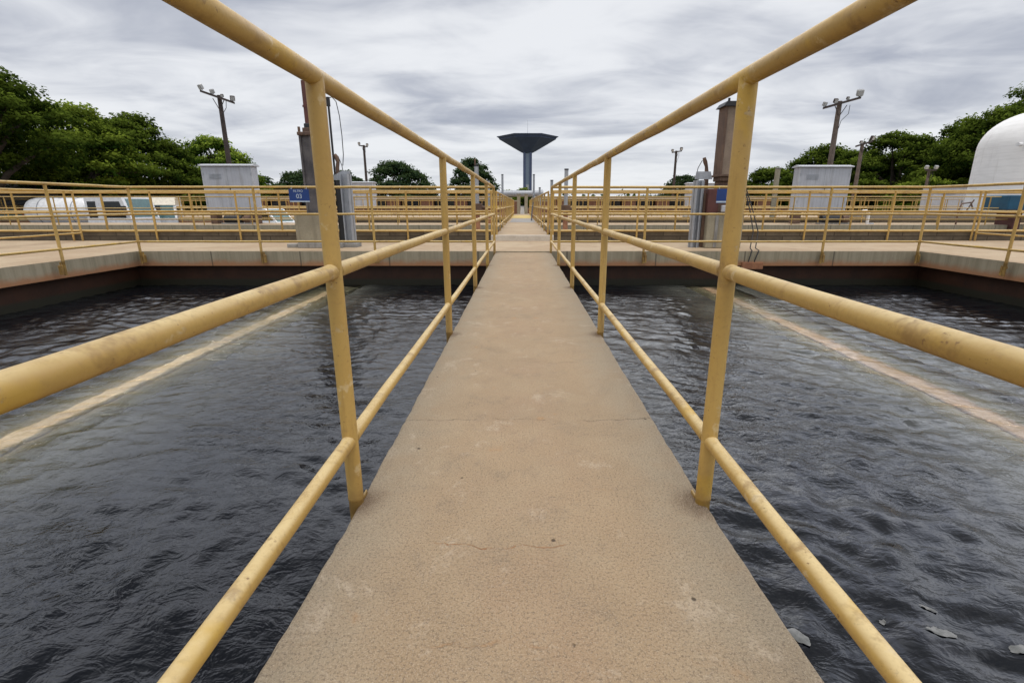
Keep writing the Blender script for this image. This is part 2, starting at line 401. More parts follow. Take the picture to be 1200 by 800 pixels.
def noisy(v, k): return math.sin(v*7.3+k)*.0016+math.sin(v*23.1+k*2)*.0014+math.sin(v*61.7+k*3)*.0011+random.uniform(-.0013, .0013)
def walkway():
    xl, xr, th, b = -.494, .514, .16, .009
    ys = [-2.2+i*.03 for i in range(int(11.3/.03)+1)]; ys[-1] = 9.108
    vs = []; m = 10
    for y in ys:
        wd = max(0., 1.30-y); a = noisy(y, 0.)*.8-.030*wd; c = noisy(y, 5.)*.8+.038*wd; ch = random.uniform(0, .004)
        vs += [(xl+a, y, -th), (xl+a, y, -b-ch), (xl+a+b*.5, y, -b*.35-ch*.4), (xl+a+b+ch, y, 0), (-.2, y, 0), (.2, y, 0),
               (xr+c-b-ch, y, 0), (xr+c-b*.5, y, -b*.35-ch*.4), (xr+c, y, -b-ch), (xr+c, y, -th)]
    fs = []
    for i in range(len(ys)-1):
        for k in range(m): fs.append((i*m+k, i*m+(k+1) % m, (i+1)*m+(k+1) % m, (i+1)*m+k))
    fs += [tuple(range(m))[::-1], tuple(range((len(ys)-1)*m, len(ys)*m))]
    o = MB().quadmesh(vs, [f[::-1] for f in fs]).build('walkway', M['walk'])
    return struct(o, 'narrow concrete walkway across the near basin', 'walkway')
walkway()

Z1 = .02
XL, XR, YB = -6.98, 7.20, 9.12
def slab(name, boxes, mat, label):
    mb = MB()
    for b in boxes: mb.box(*b)
    return struct(mb.build(name, mat), label, 'pavement')
slab('pavement', [(-40, 40, YB, 11.9, Z1-.26, Z1)], M['slab'], 'concrete deck crossing behind the near basin')
slab('pavement', [(-10.3, XL, -4, YB-.004, Z1-.262, Z1-.001)], M['slab'], 'concrete deck along the left side of the near basin')
slab('pavement', [(XR, 10.6, -4, YB-.004, Z1-.262, Z1-.001)], M['slab'], 'concrete deck along the right side of the near basin')
slab('pavement', [(-45, 45, 20.0, 22.5, -.24, .06)], M['slab2'], 'concrete deck behind the second row of basins')
slab('pavement', [(-45, 45, 31.0, 33.5, -.22, .08)], M['slab2'], 'concrete deck behind the third row of basins')
slab('pavement', [(-45, 45, 33.5, 60.0, -.8, .04)], M['slab2'], 'far concrete yard in front of the brick building')

def wallbox(name, b, mat, label, cat='wall', bev=0., group=None):
    return tag(MB().box(*b, bev).build(name, mat), label, cat, group)
wallbox('basin_wall', (-7.3, 7.5, YB+.16, YB+.5, -3.3, Z1-.262), M['wet'], 'dark wet basin wall under the cross deck')
wallbox('basin_wall', (-7.5, XL-.16, -4, YB+.158, -3.3, Z1-.264), M['wet'], 'dark wet basin wall under the left deck')
wallbox('basin_wall', (XR+.16, 7.7, -4, YB+.158, -3.3, Z1-.264), M['wet'], 'dark wet basin wall under the right deck')
wallbox('basin_wall', (-30, 30, 20.1, 20.4, -3, -.242), M['wet'], 'dark basin wall below the deck of the second basin row')
wallbox('basin_wall', (-30, 30, 31.1, 31.4, -3, -.222), M['wet'], 'dark basin wall below the deck of the third basin row')
# block curbs that edge the second and third rows
for i, (y, z, lab) in enumerate(((11.902, .235, 'behind the cross deck'), (22.502, .27, 'behind the second deck'))):
    for sx, side in ((-1, 'left'), (1, 'right')):
        a, b = sorted((sx*.74, sx*(40 if sx > 0 or y < 20 else 9.6)))
        wallbox('block_curb', (a, b, y, y+.2, -.3, z), M['block'], 'low grey block curb %s, %s of the walkway' % (lab, side), 'curb', 0, 'low block curbs')

# near basin water: a closed body with a rippled top
WZ = -.62
def water_body(x0, x1, y0, y1, step):
    nx = int((x1-x0)/step)+1; ny = int((y1-y0)/step)+1
    X, Y = np.meshgrid(np.linspace(x0, x1, nx), np.linspace(y0, y1, ny), indexing='ij')
    g = np.random.default_rng(3); Zs = np.zeros_like(X)
    wx = X+.25*np.sin(Y*1.1+.4*X)+.12*np.sin(2.3*X-1.7*Y); wy = Y+.25*np.sin(X*.9-.5*Y+1)+.1*np.sin(2.9*Y+1.1*X)
    def env(k): return .5+.5*np.sin(.8*X*math.cos(k)+.9*Y*math.sin(k)+k*3+1.2*np.sin(.5*X+k))
    for i in range(80):
        lam = .105*(4.5**(g.random()**1.3)); th = g.normal(1.2, .6); k = 2*math.pi/lam
        amp = lam*.0048*(.4+1.2*g.random()**2)
        Zs += amp*(.35+.65*env(i*1.7))*np.sin(k*(wx*math.cos(th)+wy*math.sin(th))+g.random()*6.28)
    top = np.stack([X, Y, WZ+Zs], -1).reshape(-1, 3)
    def id_(i, j): return i*ny+j
    I, J = np.meshgrid(np.arange(nx-1), np.arange(ny-1), indexing='ij')
    q = np.stack([I*ny+J, (I+1)*ny+J, (I+1)*ny+J+1, I*ny+J+1], -1).reshape(-1, 4)
    ring = [id_(i, 0) for i in range(nx)]+[id_(nx-1, j) for j in range(1, ny)]+[id_(i, ny-1) for i in range(nx-2, -1, -1)]+[id_(0, j) for j in range(ny-2, 0, -1)]
    nb = len(top); bot = top[ring].copy(); bot[:, 2] = -3.2
    faces = q.tolist(); L = len(ring)
    for k in range(L): faces.append([ring[k], nb+k, nb+(k+1) % L, ring[(k+1) % L]])
    faces.append([nb+k for k in range(L)][::-1])
    def height(px, py):
        i = min(max(int((px-x0)/(x1-x0)*(nx-1)), 0), nx-2); j = min(max(int((py-y0)/(y1-y0)*(ny-1)), 0), ny-2)
        return WZ+float(max(Zs[i, j], Zs[i+1, j], Zs[i, j+1], Zs[i+1, j+1]))
    water_body.height = height
    me = bpy.data.meshes.new('water'); me.from_pydata(np.concatenate([top, bot]).tolist(), [], faces); me.update()
    sm = np.zeros(len(faces), bool); sm[:len(q)] = True; me.polygons.foreach_set('use_smooth', sm)
    me.materials.append(M['water']); me.materials.append(M['film'])
    mi = np.zeros(len(faces), np.int32); cx = X[:-1, :-1].ravel()+step/2
    for xb in (-3.36, 3.40): mi[:len(q)][np.abs(cx-xb) < .42] = 1
    me.polygons.foreach_set('material_index', mi)
    o = bpy.data.objects.new('water', me); COL.objects.link(o)
    return struct(o, 'dark rippled water in the near basin', 'water')
water_body(-7.2, 7.42, -3.9, YB+.2, .032)
wallbox('basin_floor', (-7.3, 7.5, -4, 9.4, -3.3, -3.05), M['wet'], 'dark basin floor deep under the water', 'floor')
for (x0, x1, y0, y1, lab) in ((-24, -10.5, -4, 9, 'water of the basin beyond the left deck'), (10.8, 24, -4, 9, 'water of the basin beyond the right deck'),
                              (-30, 30, 12.2, 20.05, 'water in the second basin row'), (-30, 30, 22.8, 31.05, 'water in the third basin row')):
    struct(MB().quadmesh([(x0, y0, WZ), (x1, y0, WZ), (x1, y1, WZ), (x0, y1, WZ)], [(0, 1, 2, 3)]).build('water', M['fwater']), lab, 'water')

# submerged trough edges that run along the basin just under the surface
def trough(x, lab):
    t = thing('concrete_trough', lab, 'trough', (x, 0, 0), 0, 'submerged troughs')
    ys = [-3.5+i*.12 for i in range(int(12.7/.12)+1)]; vs = []; sl = []
    for y in ys:
        j = .004*math.sin(y*3.1+x)+.003*math.sin(y*8.3)+random.uniform(-.004, .004); k = random.uniform(-.012, .008); zt = WZ-.085+k*.4
        vs += [(-.105+j, y, -.9), (-.105+j, y, zt-.012), (-.085+j, y, zt), (.085+j+k, y, zt), (.105+j+k, y, zt-.012), (.105+j+k, y, -.9)]
    m = 6; fs = [(i*m+k, (i+1)*m+k, (i+1)*m+(k+1) % m, i*m+(k+1) % m) for i in range(len(ys)-1) for k in range(m)]
    fs += [tuple(range(m)), tuple(range((len(ys)-1)*m, len(ys)*m))[::-1]]
    MB().quadmesh(vs, fs).build('crest', M['beam'], t)
    MB().box(-.80, .80, -3.6, 9.2, -.90, WZ-.125).build('side_shelf', M['silt'], t)
trough(-3.36, 'pale trough edge showing through the water, left of the walkway')
trough(3.40, 'pinkish trough edge showing through the water, right of the walkway')

# floating scum
def foam(x, y, r, e, rz, lab):
    n = 28; vs = [(0, 0, .012)]
    for k in range(n):
        a = 2*math.pi*k/n; q = r*(1+.12*math.sin(2*a+x*9)+.09*math.sin(5*a+y*7)+random.uniform(-.06, .06))
        vs.append((q*e*math.cos(a), q*math.sin(a), .003))
    for k in range(n):
        v = vs[1+k]; vs.append((v[0]*.7, v[1]*.7, .012))
    fs = [(1+k, 1+(k+1) % n, 1+n+(k+1) % n, 1+n+k) for k in range(n)]+[(0, 1+n+k, 1+n+(k+1) % n) for k in range(n)]
    cz, sz = math.cos(rz), math.sin(rz); vs2 = []
    for (a_, b_, c_) in vs:
        wx_, wy_ = x+a_*cz-b_*sz, y+a_*sz+b_*cz; vs2.append((wx_-x, wy_-y, water_body.height(wx_, wy_)-WZ+c_*.25-.002))
    o = MB().quadmesh(vs2, fs, True).build('scum_patch', M['foam'], None, (x, y, WZ+.002))
    tag(o, lab, 'scum', 'pale scum floating on the water')
foam(1.46, 1.42, .021, 2.0, -.35, 'oval pale scum patch between two smaller ones, right of the walkway')
foam(1.50, 1.53, .008, 3.2, -.7, 'thin curved scum streak behind the oval patch')
foam(1.67, 1.35, .019, 1.8, .1, 'pale scum patch nearest the right edge of the photo')
foam(.945, 1.40, .024, 1.5, -.9, 'scum patch touching the edge of the walkway')
foam(1.29, 1.475, .010, 1.1, 0, 'tiny round scum fleck between railing and oval patch')

# ------------------------------------------------------------------ railings
RP, RT, RM = .0215, .0212, .0190
def ring_pts(a, b, step=.33, amp=.0022):
    a = Vector(a); b = Vector(b); n = max(2, int((b-a).length/step)); out = []
    for i in range(n+1):
        p = a.lerp(b, i/n)
        if 0 < i < n: p += Vector((0, random.uniform(-amp, amp), random.uniform(-amp, amp)))
        out.append(p)
    return out
POSTMESH = {}
def railing(label, start, end, posts, H=1.1245, mid=.672, low=.199, zb=0., bottom=-.17, detail=True, seg=16, thick=1., caps=True, group='yellow pipe railings', bracket=1):
    a = Vector(start); b = Vector(end); L = (b-a).length; rz = math.atan2(b.y-a.y, b.x-a.x)
    t = thing('pipe_railing', label, 'railing', (a.x, a.y, zb), rz, group)
    js = sorted(posts)
    def run(name, z, r):
        mb = MB(); cuts = sorted(set([0.]+[q for q in js if 0 < q < L]+[L]))
        if not detail:
            mb.tube([(0, 0, z), (L, 0, z)], r*thick, 8)
        else:
            for q0, q1 in zip(cuts[:-1], cuts[1:]): mb.tube(ring_pts((q0, 0, z), (q1, 0, z)), r*thick, seg, True)
            for q in (js if name != 'top_rail' else []):
                rr = RP*thick+.001
                for s_ in (-1, 1):
                    if -.01 < q+s_*rr < L+.01:
                        mb.tube([(q+s_*(rr-.006), 0, z), (q+s_*rr, 0, z), (q+s_*(rr+.009), 0, z), (q+s_*(rr+.016), 0, z)], [r*thick*1.05, r*thick*1.07, r*thick*1.03, r*thick*.99], seg, False)
        return mb.build(name, M['paint'], t)
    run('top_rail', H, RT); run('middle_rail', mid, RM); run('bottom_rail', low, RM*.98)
    key = (round(H, 3), bottom, detail, thick, bracket)
    first = None
    for q in js:
        if first is None:
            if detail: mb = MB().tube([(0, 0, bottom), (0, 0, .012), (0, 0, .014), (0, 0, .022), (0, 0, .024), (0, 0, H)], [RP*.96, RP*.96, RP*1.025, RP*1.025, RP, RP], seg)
            else: mb = MB().tube([(0, 0, bottom), (0, 0, H)], RP*thick, 6)
            first = mb.build('post', M['paint'], t, (q, 0, 0))
            if detail and bracket:
                s_ = bracket
                c = MB().box(.026, .062, *sorted((-s_*.010, s_*.040)), -.175, -.035, .003).box(-.010, .060, *sorted((0, s_*.035)), -.075, -.045, .003).box(.020, .052, *sorted((s_*.0115, s_*.0175)), -.1, .011, .002)
                c.build('bracket', M['paint'], first)
        else:
            p = first.copy(); COL.objects.link(p); p.parent = t; p.location = (q, 0, 0)
            for ch in first.children:
                c = ch.copy(); COL.objects.link(c); c.parent = p
    return t

D0, SP, DE = 1.278, 1.948, 9.03
near = [D0-2*SP, D0-SP, D0, D0+SP, D0+2*SP, D0+3*SP, DE]
y0 = -3.0
railing('long yellow pipe railing along the left edge of the near walkway', (-.503, y0), (-.503, DE), [p-y0 for p in near], bracket=-1, seg=28)
railing('long yellow pipe railing along the right edge of the near walkway', (.507, y0), (.507, DE), [p-y0 for p in near], bracket=1, seg=28)
# cross railings on the face of the deck behind the basin
railing('yellow railing across the far edge of the near basin, left half', (-6.86, DE), (-.507, DE), [0.01, 2.18, 4.22], bracket=1, bottom=-.19)
railing('yellow railing across the far edge of the near basin, right half', (.507, DE), (7.09, DE), [1.66, 3.26, 4.86, 6.57], bracket=1, bottom=-.19)
# railings on the side decks
railing('yellow railing on the inner edge of the left deck', (-6.86, DE), (-6.86, -3), [1.55+1.9*i for i in range(6)], bracket=-1, bottom=-.19)
railing('yellow railing on the inner edge of the right deck', (7.09, -3), (7.09, DE), [.6+1.95*i for i in range(6)], bracket=-1, bottom=-.19)
railing('yellow railing on the outer edge of the left deck', (-10.2, 11.78), (-10.2, -3), [0.01]+[2.0*i for i in range(1, 7)], bracket=0, bottom=-.05)
railing('yellow railing on the outer edge of the right deck', (10.5, -3), (10.5, 11.78), [14.77-2.0*i for i in range(0, 7)], bracket=0, bottom=-.05)
# railings of the rows behind
def cross(y, x0, x1, sp, off, zb, H, lab, detail):
    for sx, side in ((-1, 'left'), (1, 'right')):
        a, b = (-x1, -x0) if sx < 0 else (x0, x1)
        ps = []; q = off
        while q < x1-x0: ps.append(q if sx > 0 else x1-x0-q); q += sp
        railing(lab % side, (a, y), (b, y), ps, H=H, mid=H*.6, low=H*.2, zb=zb, bottom=-.05, detail=detail, seg=10, bracket=0)
cross(11.84, .66, 24, 1.95, .05, Z1, 1.11, 'yellow railing in front of the first block curb, %s of the walkway', True)
cross(12.25, .66, 30, 2.1, .9, .02, 1.08, 'yellow railing just behind the first block curb, %s of the walkway', False)
cross(20.06, .66, 30, 1.9, .4, .06, 1.06, 'yellow railing at the front of the second deck, %s of the walkway', False)
cross(22.42, .66, 15, 1.9, .9, .06, 1.08, 'yellow railing at the back of the second deck, %s of the walkway', False)
cross(31.06, .66, 36, 1.9, .2, .08, 1.05, 'yellow railing at the front of the third deck, %s of the walkway', False)
cross(33.42, .66, 36, .9, .6, .08, 1.07, 'yellow railing at the back of the third deck, %s of the walkway', False)
cross(36.5, 2.5, 36, .62, .3, .04, 1.05, 'farthest yellow railing in front of the brick building, %s of the walkway', False)
# second stretch of walkway
struct(MB().box(-.62, .62, 11.9, 38.2, -.1, .145).build('walkway', M['slab']), 'second stretch of concrete walkway beyond the near basin', 'walkway')
tag(MB().box(-.73, .73, 11.78, 11.898, -.05, .150, .01).build('step', M['whitewash']), 'whitewashed step across the walkway behind the near basin', 'step')
struct(MB().quadmesh([(-.5, 20.5, .149), (.52, 20.2, .149), (.55, 25.6, .149), (-.46, 26, .149)], [(0, 1, 2, 3)]).build('path_patch', M['greypatch']), 'grey mortar patch on the far walkway', 'patch')
struct(MB().quadmesh([(-.58, 26.5, .149), (.58, 26.5, .149), (.58, 33.5, .149), (-.58, 33.5, .149)], [(0, 1, 2, 3)]).build('path_marking', M['yellowpaint']), 'yellow painted strip on the far walkway', 'marking')
for sx, side in ((-1, 'left'), (1, 'right')):
    railing('yellow railing along the %s side of the second walkway' % side, (sx*.60, 11.9), (sx*.56, 37.6), [.05+1.93*i for i in range(14)], H=.97, mid=.58, low=.18, zb=.145, bottom=-.1, detail=True, seg=10, bracket=0)

# ------------------------------------------------------------------ sluice gate gear on the cross deck
def text_mesh(s, size, mat, parent, loc, name='lettering'):
    cu = bpy.data.curves.new(name, 'FONT'); cu.body = s; cu.size = size; cu.align_x = 'CENTER'; cu.align_y = 'CENTER'; cu.extrude = .001
    o = bpy.data.objects.new(name, cu); COL.objects.link(o)
    dg = bpy.context.evaluated_depsgraph_get(); me = bpy.data.meshes.new_from_object(o.evaluated_get(dg))
    bpy.data.objects.remove(o); bpy.data.curves.remove(cu)
    me.name = name; me.materials.clear(); me.materials.append(mat)
    q = bpy.data.objects.new(name, me); COL.objects.link(q); q.parent = parent; q.location = loc; q.rotation_euler = (R(90), 0, 0); return q

# left
t = thing('gate_lifter', 'stained grey gate lifter column on a concrete pedestal, left of the walkway', 'gate lifter', (-4.02, 10.05, Z1))
MB().box(-.36, .30, -.22, .25, .10, .64, .015).build('pedestal', M['concrete'], t)
MB().box(-.34, .52, -.26, .28, 0, .10, .01).build('base_slab', M['greyconc'], t)
c = MB().box(-.13, .27, -.12, .18, .64, 1.10).box(-.115, .255, -.10, .16, 1.10, 2.05); c.box(-.135, -.10, -.14, .2, .64, 2.05).box(.24, .275, -.14, .2, .64, 2.05).box(.05, .09, -.128, .1, .64, 2.05)
c.build('column', M['darkcol'], t)
MB().box(-.15, .29, -.17, .22, 2.05, 2.11, .008).box(-.07, .22, -.1, .14, 2.11, 2.19, .008).tube([(-.12, -.12, 2.11), (-.12, -.12, 2.2)], .025, 8).tube([(.26, -.12, 2.11), (.26, -.12, 2.2)], .025, 8).build('cap', M['rust'], t)
MB().box(-.03, .055, -.03, .06, 2.19, 3.0).box(-.045, .07, -.035, .065, 2.55, 2.585).build('lifting_stem', M['redbrown'], t)
MB().box(-.05, .075, -.06, .09, 2.19, 2.27, .01).build('stem_guide', M['black'], t)
t = thing('gate_guide', 'galvanised steel gate guide standing right of the grey lifter column', 'gate guide', (-3.42, 10.1, Z1))
MB().box(-.07, .09, -.02, .0, .08, 1.38).box(-.07, -.05, -.12, .1, .08, 1.38).box(.07, .09, -.12, .1, .08, 1.38).build('channel', M['galv'], t)
MB().box(-.17, -.075, -.05, .06, .08, 1.25).build('plate_and_gap', M['black'], t)  # black strip added where there is only a dark gap beside the channel
MB().box(-.22, .16, -.16, .16, 0, .08, .008).build('foot', M['greyconc'], t)
MB().prism([(-.38, 1.27), (.085, 1.27), (.085, 1.44), (-.06, 1.44)], 'y', .012, .06).build('gusset', M['galv'], t)
t = thing('cable_pole', 'thin black pole with a drooping wire behind the gate guide', 'pole', (-3.70, 10.35, Z1))
MB().tube([(0, 0, 0), (0, 0, 2.66)], .020, 10).tube([(0, 0, 2.62), (0, 0, 2.78)], .036, 10).build('shaft', M['black'], t)
MB().tube([(.02, 0, 2.77), (.08, 0, 2.78), (.15, 0, 2.70), (.19, 0, 2.45), (.205, 0, 2.1), (.20, 0, 1.75), (.17, 0, 1.55)], .008, 6).build('wire', M['black'], t)
t = thing('crank_arm', 'rusty curved crank arm above the gate guide, left of the walkway', 'crank', (-3.60, 10.15, Z1+1.38))
MB().tube([(.03, 0, 0), (.03, 0, .12), (.05, 0, .22), (.035, 0, .30), (-.005, 0, .35)], [.035, .035, .033, .045, .04], 10).build('arm', M['rust'], t)
MB().tube([(.08, 0, .28), (.12, 0, .16), (.13, 0, .05)], .007, 6).build('cable', M['black'], t)
s = thing('number_sign', 'blue sign with white text hanging on the cross railing', 'sign', (-3.87, 8.985, .985))
MB().box(-.175, .175, -.004, .004, -.11, .105, .002).build('panel', M['blue'], s)
MB().box(-.165, .175, -.0075, -.0055, -.108, -.088).build('border_line', M['letter'], s)
text_mesh('FILTRO', .052, M['letter'], s, (-.01, -.0065, .072)); text_mesh('03', .105, M['letter'], s, (.0, -.0065, -.015), 'numerals')
for x in (-.13, .13): MB().tube([(x, .006, .09), (x, .018, .135)], .006, 6).build('hanger', M['galv'], s)
# loose block and weed at the foot of the lifter
tag(MB().box(-.10, .10, -.08, .08, 0, .075, .01).build('loose_block', M['greyconc'], None, (-4.50, 9.95, Z1)), 'dark loose concrete block at the foot of the grey lifter', 'block')
# right
t = thing('gate_lifter', 'weathered brown gate lifter column right of the walkway', 'gate lifter', (3.88, 10.0, Z1))
MB().box(-.34, .34, -.22, .24, 0, .66, .015).build('pedestal', M['concrete'], t)
MB().box(-.20, -.14, -.235, -.221, .02, .62).build('pedestal_seam', M['greyconc'], t)
MB().box(-.36, -.15, -.18, .1, .66, 1.10, .01).build('gear_box', M['redbrown'], t)
MB().box(-.13, .24, -.1, .2, .66, 1.24, .01).build('gear_housing', M['rust'], t)
MB().box(-.16, .24, -.16, .22, 1.24, 1.32, .01).box(-.20, .26, -.2, .24, 1.32, 1.36, .005).build('base_flange', M['rust'], t)
c = MB().box(-.145, .165, -.1, .18, 1.36, 2.54); c.build('column', M['rustcol'], t)
MB().box(-.175, -.13, -.13, .2, 1.36, 2.54).box(.15, .195, -.13, .2, 1.36, 2.54).build('corner_angle', M['rust'], t)
MB().prism([(-.23, 2.54), (.25, 2.54), (.19, 2.62), (-.17, 2.62)], 'y', -.17, .24).tube([(-.12, -.1, 2.61), (-.12, -.1, 2.68)], .022, 8).build('cap', M['black'], t)
MB().box(-.12, .02, -.3, -.222, .68, .80, .01).build('switch_box', M['sheetw'], t)
t = thing('gate_guide', 'galvanised steel gate guide standing left of the brown lifter column', 'gate guide', (3.42, 10.0, Z1))
MB().box(-.12, .06, -.02, .0, .0, 1.26).box(-.12, -.10, -.12, .1, .0, 1.26).box(-.025, -.005, -.12, .1, .0, 1.26).build('channel', M['galv'], t)
MB().box(.06, .20, -.06, -.02, .02, 1.02).build('plate_and_gap', M['rust'], t)
MB().prism([(-.12, 1.28), (.2, 1.28), (.16, 1.42), (-.1, 1.42)], 'y', -.015, .03).build('gusset', M['galv'], t)
t = thing('crank_arm', 'rusty curved crank arm left of the brown column, right of the walkway', 'crank', (3.55, 10.25, Z1+1.28))
MB().tube([(.05, 0, -.2), (.05, 0, .10), (.03, 0, .25), (.0, 0, .33), (-.03, 0, .41)], [.05, .04, .03, .04, .03], 10).build('arm', M['rust'], t)
MB().tube([(-.06, 0, .36), (-.13, 0, .22), (-.15, 0, .08), (-.1, 0, -.02)], .007, 6).build('cable', M['black'], t)
s = thing('number_sign', 'blue sign partly hidden behind the near right post', 'sign', (3.52, 8.985, .985))
MB().box(-.16, .175, -.004, .004, -.13, .11, .002).build('panel', M['blue'], s)
MB().box(-.16, .17, -.0075, -.0055, -.118, -.092).build('border_line', M['letter'], s)
for x in (-.12, .12): MB().tube([(x, .006, .09), (x, .018, .135)], .006, 6).build('hanger', M['galv'], s)
for k, (dx, lab) in enumerate(((0, 'black cable hanging over the deck edge beside the brown lifter'), (.09, 'second black cable drooping right of the brown lifter'))):
    pts = [(4.15+dx*.3, 9.7, 1.1), (4.22+dx*.6, 9.55, .72), (4.28+dx, 9.45, .35), (4.20+dx*1.1, 9.32, .06), (4.14+dx*1.4, 9.10, .035), (4.10+dx*1.2, 9.085, -.12), (4.06+dx*1.3, 9.09, -.30)]
    tag(MB().tube(pts, .010, 8).build('hanging_cable', M['black']), lab, 'cable', 'hanging cables')
tag(MB().box(3.98, 4.36, 9.06, 9.118, -.30, -.17, .01).build('rusty_plate', M['orangerust']), 'orange rusty plate fixed under the deck edge by the cables', 'plate')

# columns standing on the first curb either side of the walkway, and farther ones
def stem_column(x, y, z, h, r, lab, big=True):
    t = thing('valve_column', lab, 'valve column', (x, y, z), 0, 'grey valve columns')
    MB().tube([(0, 0, h*.42), (0, 0, h)], r, 12).build('pipe', M['galv'], t)
    MB().tube([(0, 0, h), (0, 0, h+.03)], r*1.12, 12).build('cap', M['black'], t)
    MB().tube([(0, 0, 0), (0, 0, .03), (0, 0, .031), (0, 0, h*.36)], [r*2.2, r*2.2, r*1.35, r*1.2], 12).build('pedestal', M['orangerust'], t)
    if big: MB().box(-r*2.4, r*2.4, -r*1.8, r*1.8, h*.33, h*.45, .01).tube([(0, 0, h*.39), (r*4.2, 0, h*.39)], r*.8, 8).build('gear_head', M['rust'], t)
    return t
a = stem_column(1.06, 12.6, .16, 1.47, .047, 'grey valve column beside the second walkway, right of it and nearest')
b = stem_column(-1.10, 12.6, .16, 1.55, .050, 'grey valve column with a thin spike, left of the second walkway and nearest')
MB().tube([(-.03, 0, 1.58), (-.03, 0, 1.72)], .017, 8).build('spike', M['rust'], b)
for (x, y, h, lab) in ((-1.0, 27, 2.2, 'slim grey valve column left of the water tower stem'), (.62, 27, 2.2, 'slim grey valve column right of the water tower stem'),
                       (1.16, 20.3, 1.62, 'short dark topped valve column right of the walkway beyond the second basin'), (1.0, 29, 1.62, 'shortest valve column, far right of the walkway'),
                       (-1.3, 20.3, 1.62, 'short grey valve column left of the walkway beyond the second basin')):
    stem_column(x, y, .1, h, .055, lab, False)
tag(MB().tube([(.42, 22.5, .15), (.47, 24, .5), (.56, 25.5, .95), (.60, 26.5, 1.25)], .028, 8).build('hose', M['black']), 'black hose leaning on the right railing of the far walkway', 'hose')

# ------------------------------------------------------------------ electrical cabinets
def cabinet(x, y, w, d, zb, h, lab, legs=True):
    t = thing('metal_cabinet', lab, 'cabinet', (x, y, zb), 0, 'grey metal cabinets')
    MB().box(-w/2, w/2, -d/2, d/2, .0, h-.07, .012).build('body', M['sheet'], t)
    MB().prism([(-d/2-.07, h-.068), (d/2+.07, h-.068), (d/2+.07, h-.03), (0, h+.03), (-d/2-.07, h-.03)], 'x', -w/2-.07, w/2+.07).build('lid', M['sheetw'], t)
    for s_ in (-1, 1):
        MB().box(*sorted((s_*(w/2-.03), s_*(w/2+.006))), -d/2-.006, -d/2+.03, .01, h-.075).build('corner_trim', M['sheetw'], t)
    MB().box(-.01, .01, -d/2-.004, -d/2+.003, .04, h-.1).build('door_seam', M['galv'], t)
    lv = MB()
    for q in range(6): lv.box(-w*.36, -w*.12, -d/2-.010, -d/2-.001, h*.70+q*.035, h*.70+q*.035+.018)
    lv.build('vent', M['galv'], t)
    MB().box(.04, .07, -d/2-.03, -d/2-.001, h*.42, h*.42+.16, .006).build('handle', M['black'], t)
    for q in (.2, .78):
        for sx_ in (-1, 1): MB().box(*sorted((sx_*(w/2-.07), sx_*(w/2-.035))), -d/2-.012, -d/2-.001, h*q, h*q+.09).build('hinge', M['galv'], t)
    if legs:
        for s_ in (-1, 1): MB().box(*sorted((s_*(w/2-.32), s_*(w/2-.05))), -d/2+.03, d/2-.03, -.46, -.002, .01).build('plinth', M['rust'], t)
    return t
cabinet(-11.85, 21.3, 2.02, .46, .52, 1.86, 'large grey metal cabinet left of the stained lifter column')
cabinet(12.18, 21.3, 2.06, .46, .54, 1.80, 'large grey metal cabinet right of the brown lifter column')
cabinet(-11.4, 36.2, 2.3, .9, .55, 1.78, 'smaller looking grey cabinet in the back row, just right of the left lifter')
cabinet(12.6, 36.2, 2.2, .9, .55, 1.72, 'smaller looking grey cabinet in the back row, just left of the right lifter')
cabinet(29.3, 35.0, 3.9, 1.0, .15, 1.85, 'wide grey cabinet in front of the white silo', False)
for k, (x0, z) in enumerate(((-12.9, .12), (11.2, .1))):
    t = thing('pump_unit', 'dark pump unit under the %s large cabinet' % ('left', 'right')[k], 'pump', (x0+1.4, 20.75, .06), 0, 'dark pump units')
    MB().tube([(-.5, 0, .2), (.2, 0, .2)], .15, 14).build('motor', M['black'], t)
    MB().tube([(.2, 0, .2), (.32, 0, .2)], .1, 14).tube([(.32, 0, .2), (.55, 0, .2)], .17, 14).build('casing', M['rust'], t)
    MB().box(-.6, .65, -.16, .16, 0, .06).build('skid', M['greyconc'], t)

# ------------------------------------------------------------------ poles
def pole(x, y, zb, h, arm, tilt, lamps, mat, lab, r=.13):
    t = thing('utility_pole', lab, 'pole', (x, y, zb), 0, 'wooden floodlight poles')
    MB().tube([(0, 0, 0), (0, 0, h*.5), (0, 0, h+.12)], [r, r*.88, r*.72], 12).build('shaft', mat, t)
    a = MB().prism([(-arm/2, h-.06+arm/2*tilt), (arm/2, h-.06-arm/2*tilt), (arm/2, h+.06-arm/2*tilt), (-arm/2, h+.06+arm/2*tilt)], 'y', -r-.10, -r+.02)
    a.tube([(-arm*.18, -r*.7, h-.05), (-.03, -r*.8, h-.62)], .02, 6).tube([(arm*.18, -r*.7, h-.1), (.03, -r*.8, h-.62)], .02, 6).build('crossarm', M['poledark'], t)
    for (u, sz, big, ang) in lamps:
        px, pz = u*arm/2, h-u*arm/2*tilt+.06
        l = MB().box(-sz/2, sz/2, -sz*.35, sz*.35, -sz*.5, sz*.5, sz*.1).build('floodlight', M['lamp'] if big else M['poledark'], t, (px, -r-.04, pz+sz*.62))
        l.rotation_euler = (R(25), 0, ang)
        MB().box(-sz*.42, sz*.42, -sz*.38, -sz*.36, -sz*.4, sz*.4).build('lens', M['lampglass'], l)
        MB().tube([(0, 0, -sz*.62), (0, 0, -sz*.4)], sz*.12, 6).build('mount', M['black'], l)
    MB().tube([(arm*.25, -r, h-.1), (arm*.23, -r-.05, h-.55), (.12, -r-.02, h-.9), (.05, -r, h-1.3)], .015, 6).build('wire', M['black'], t)
    return t
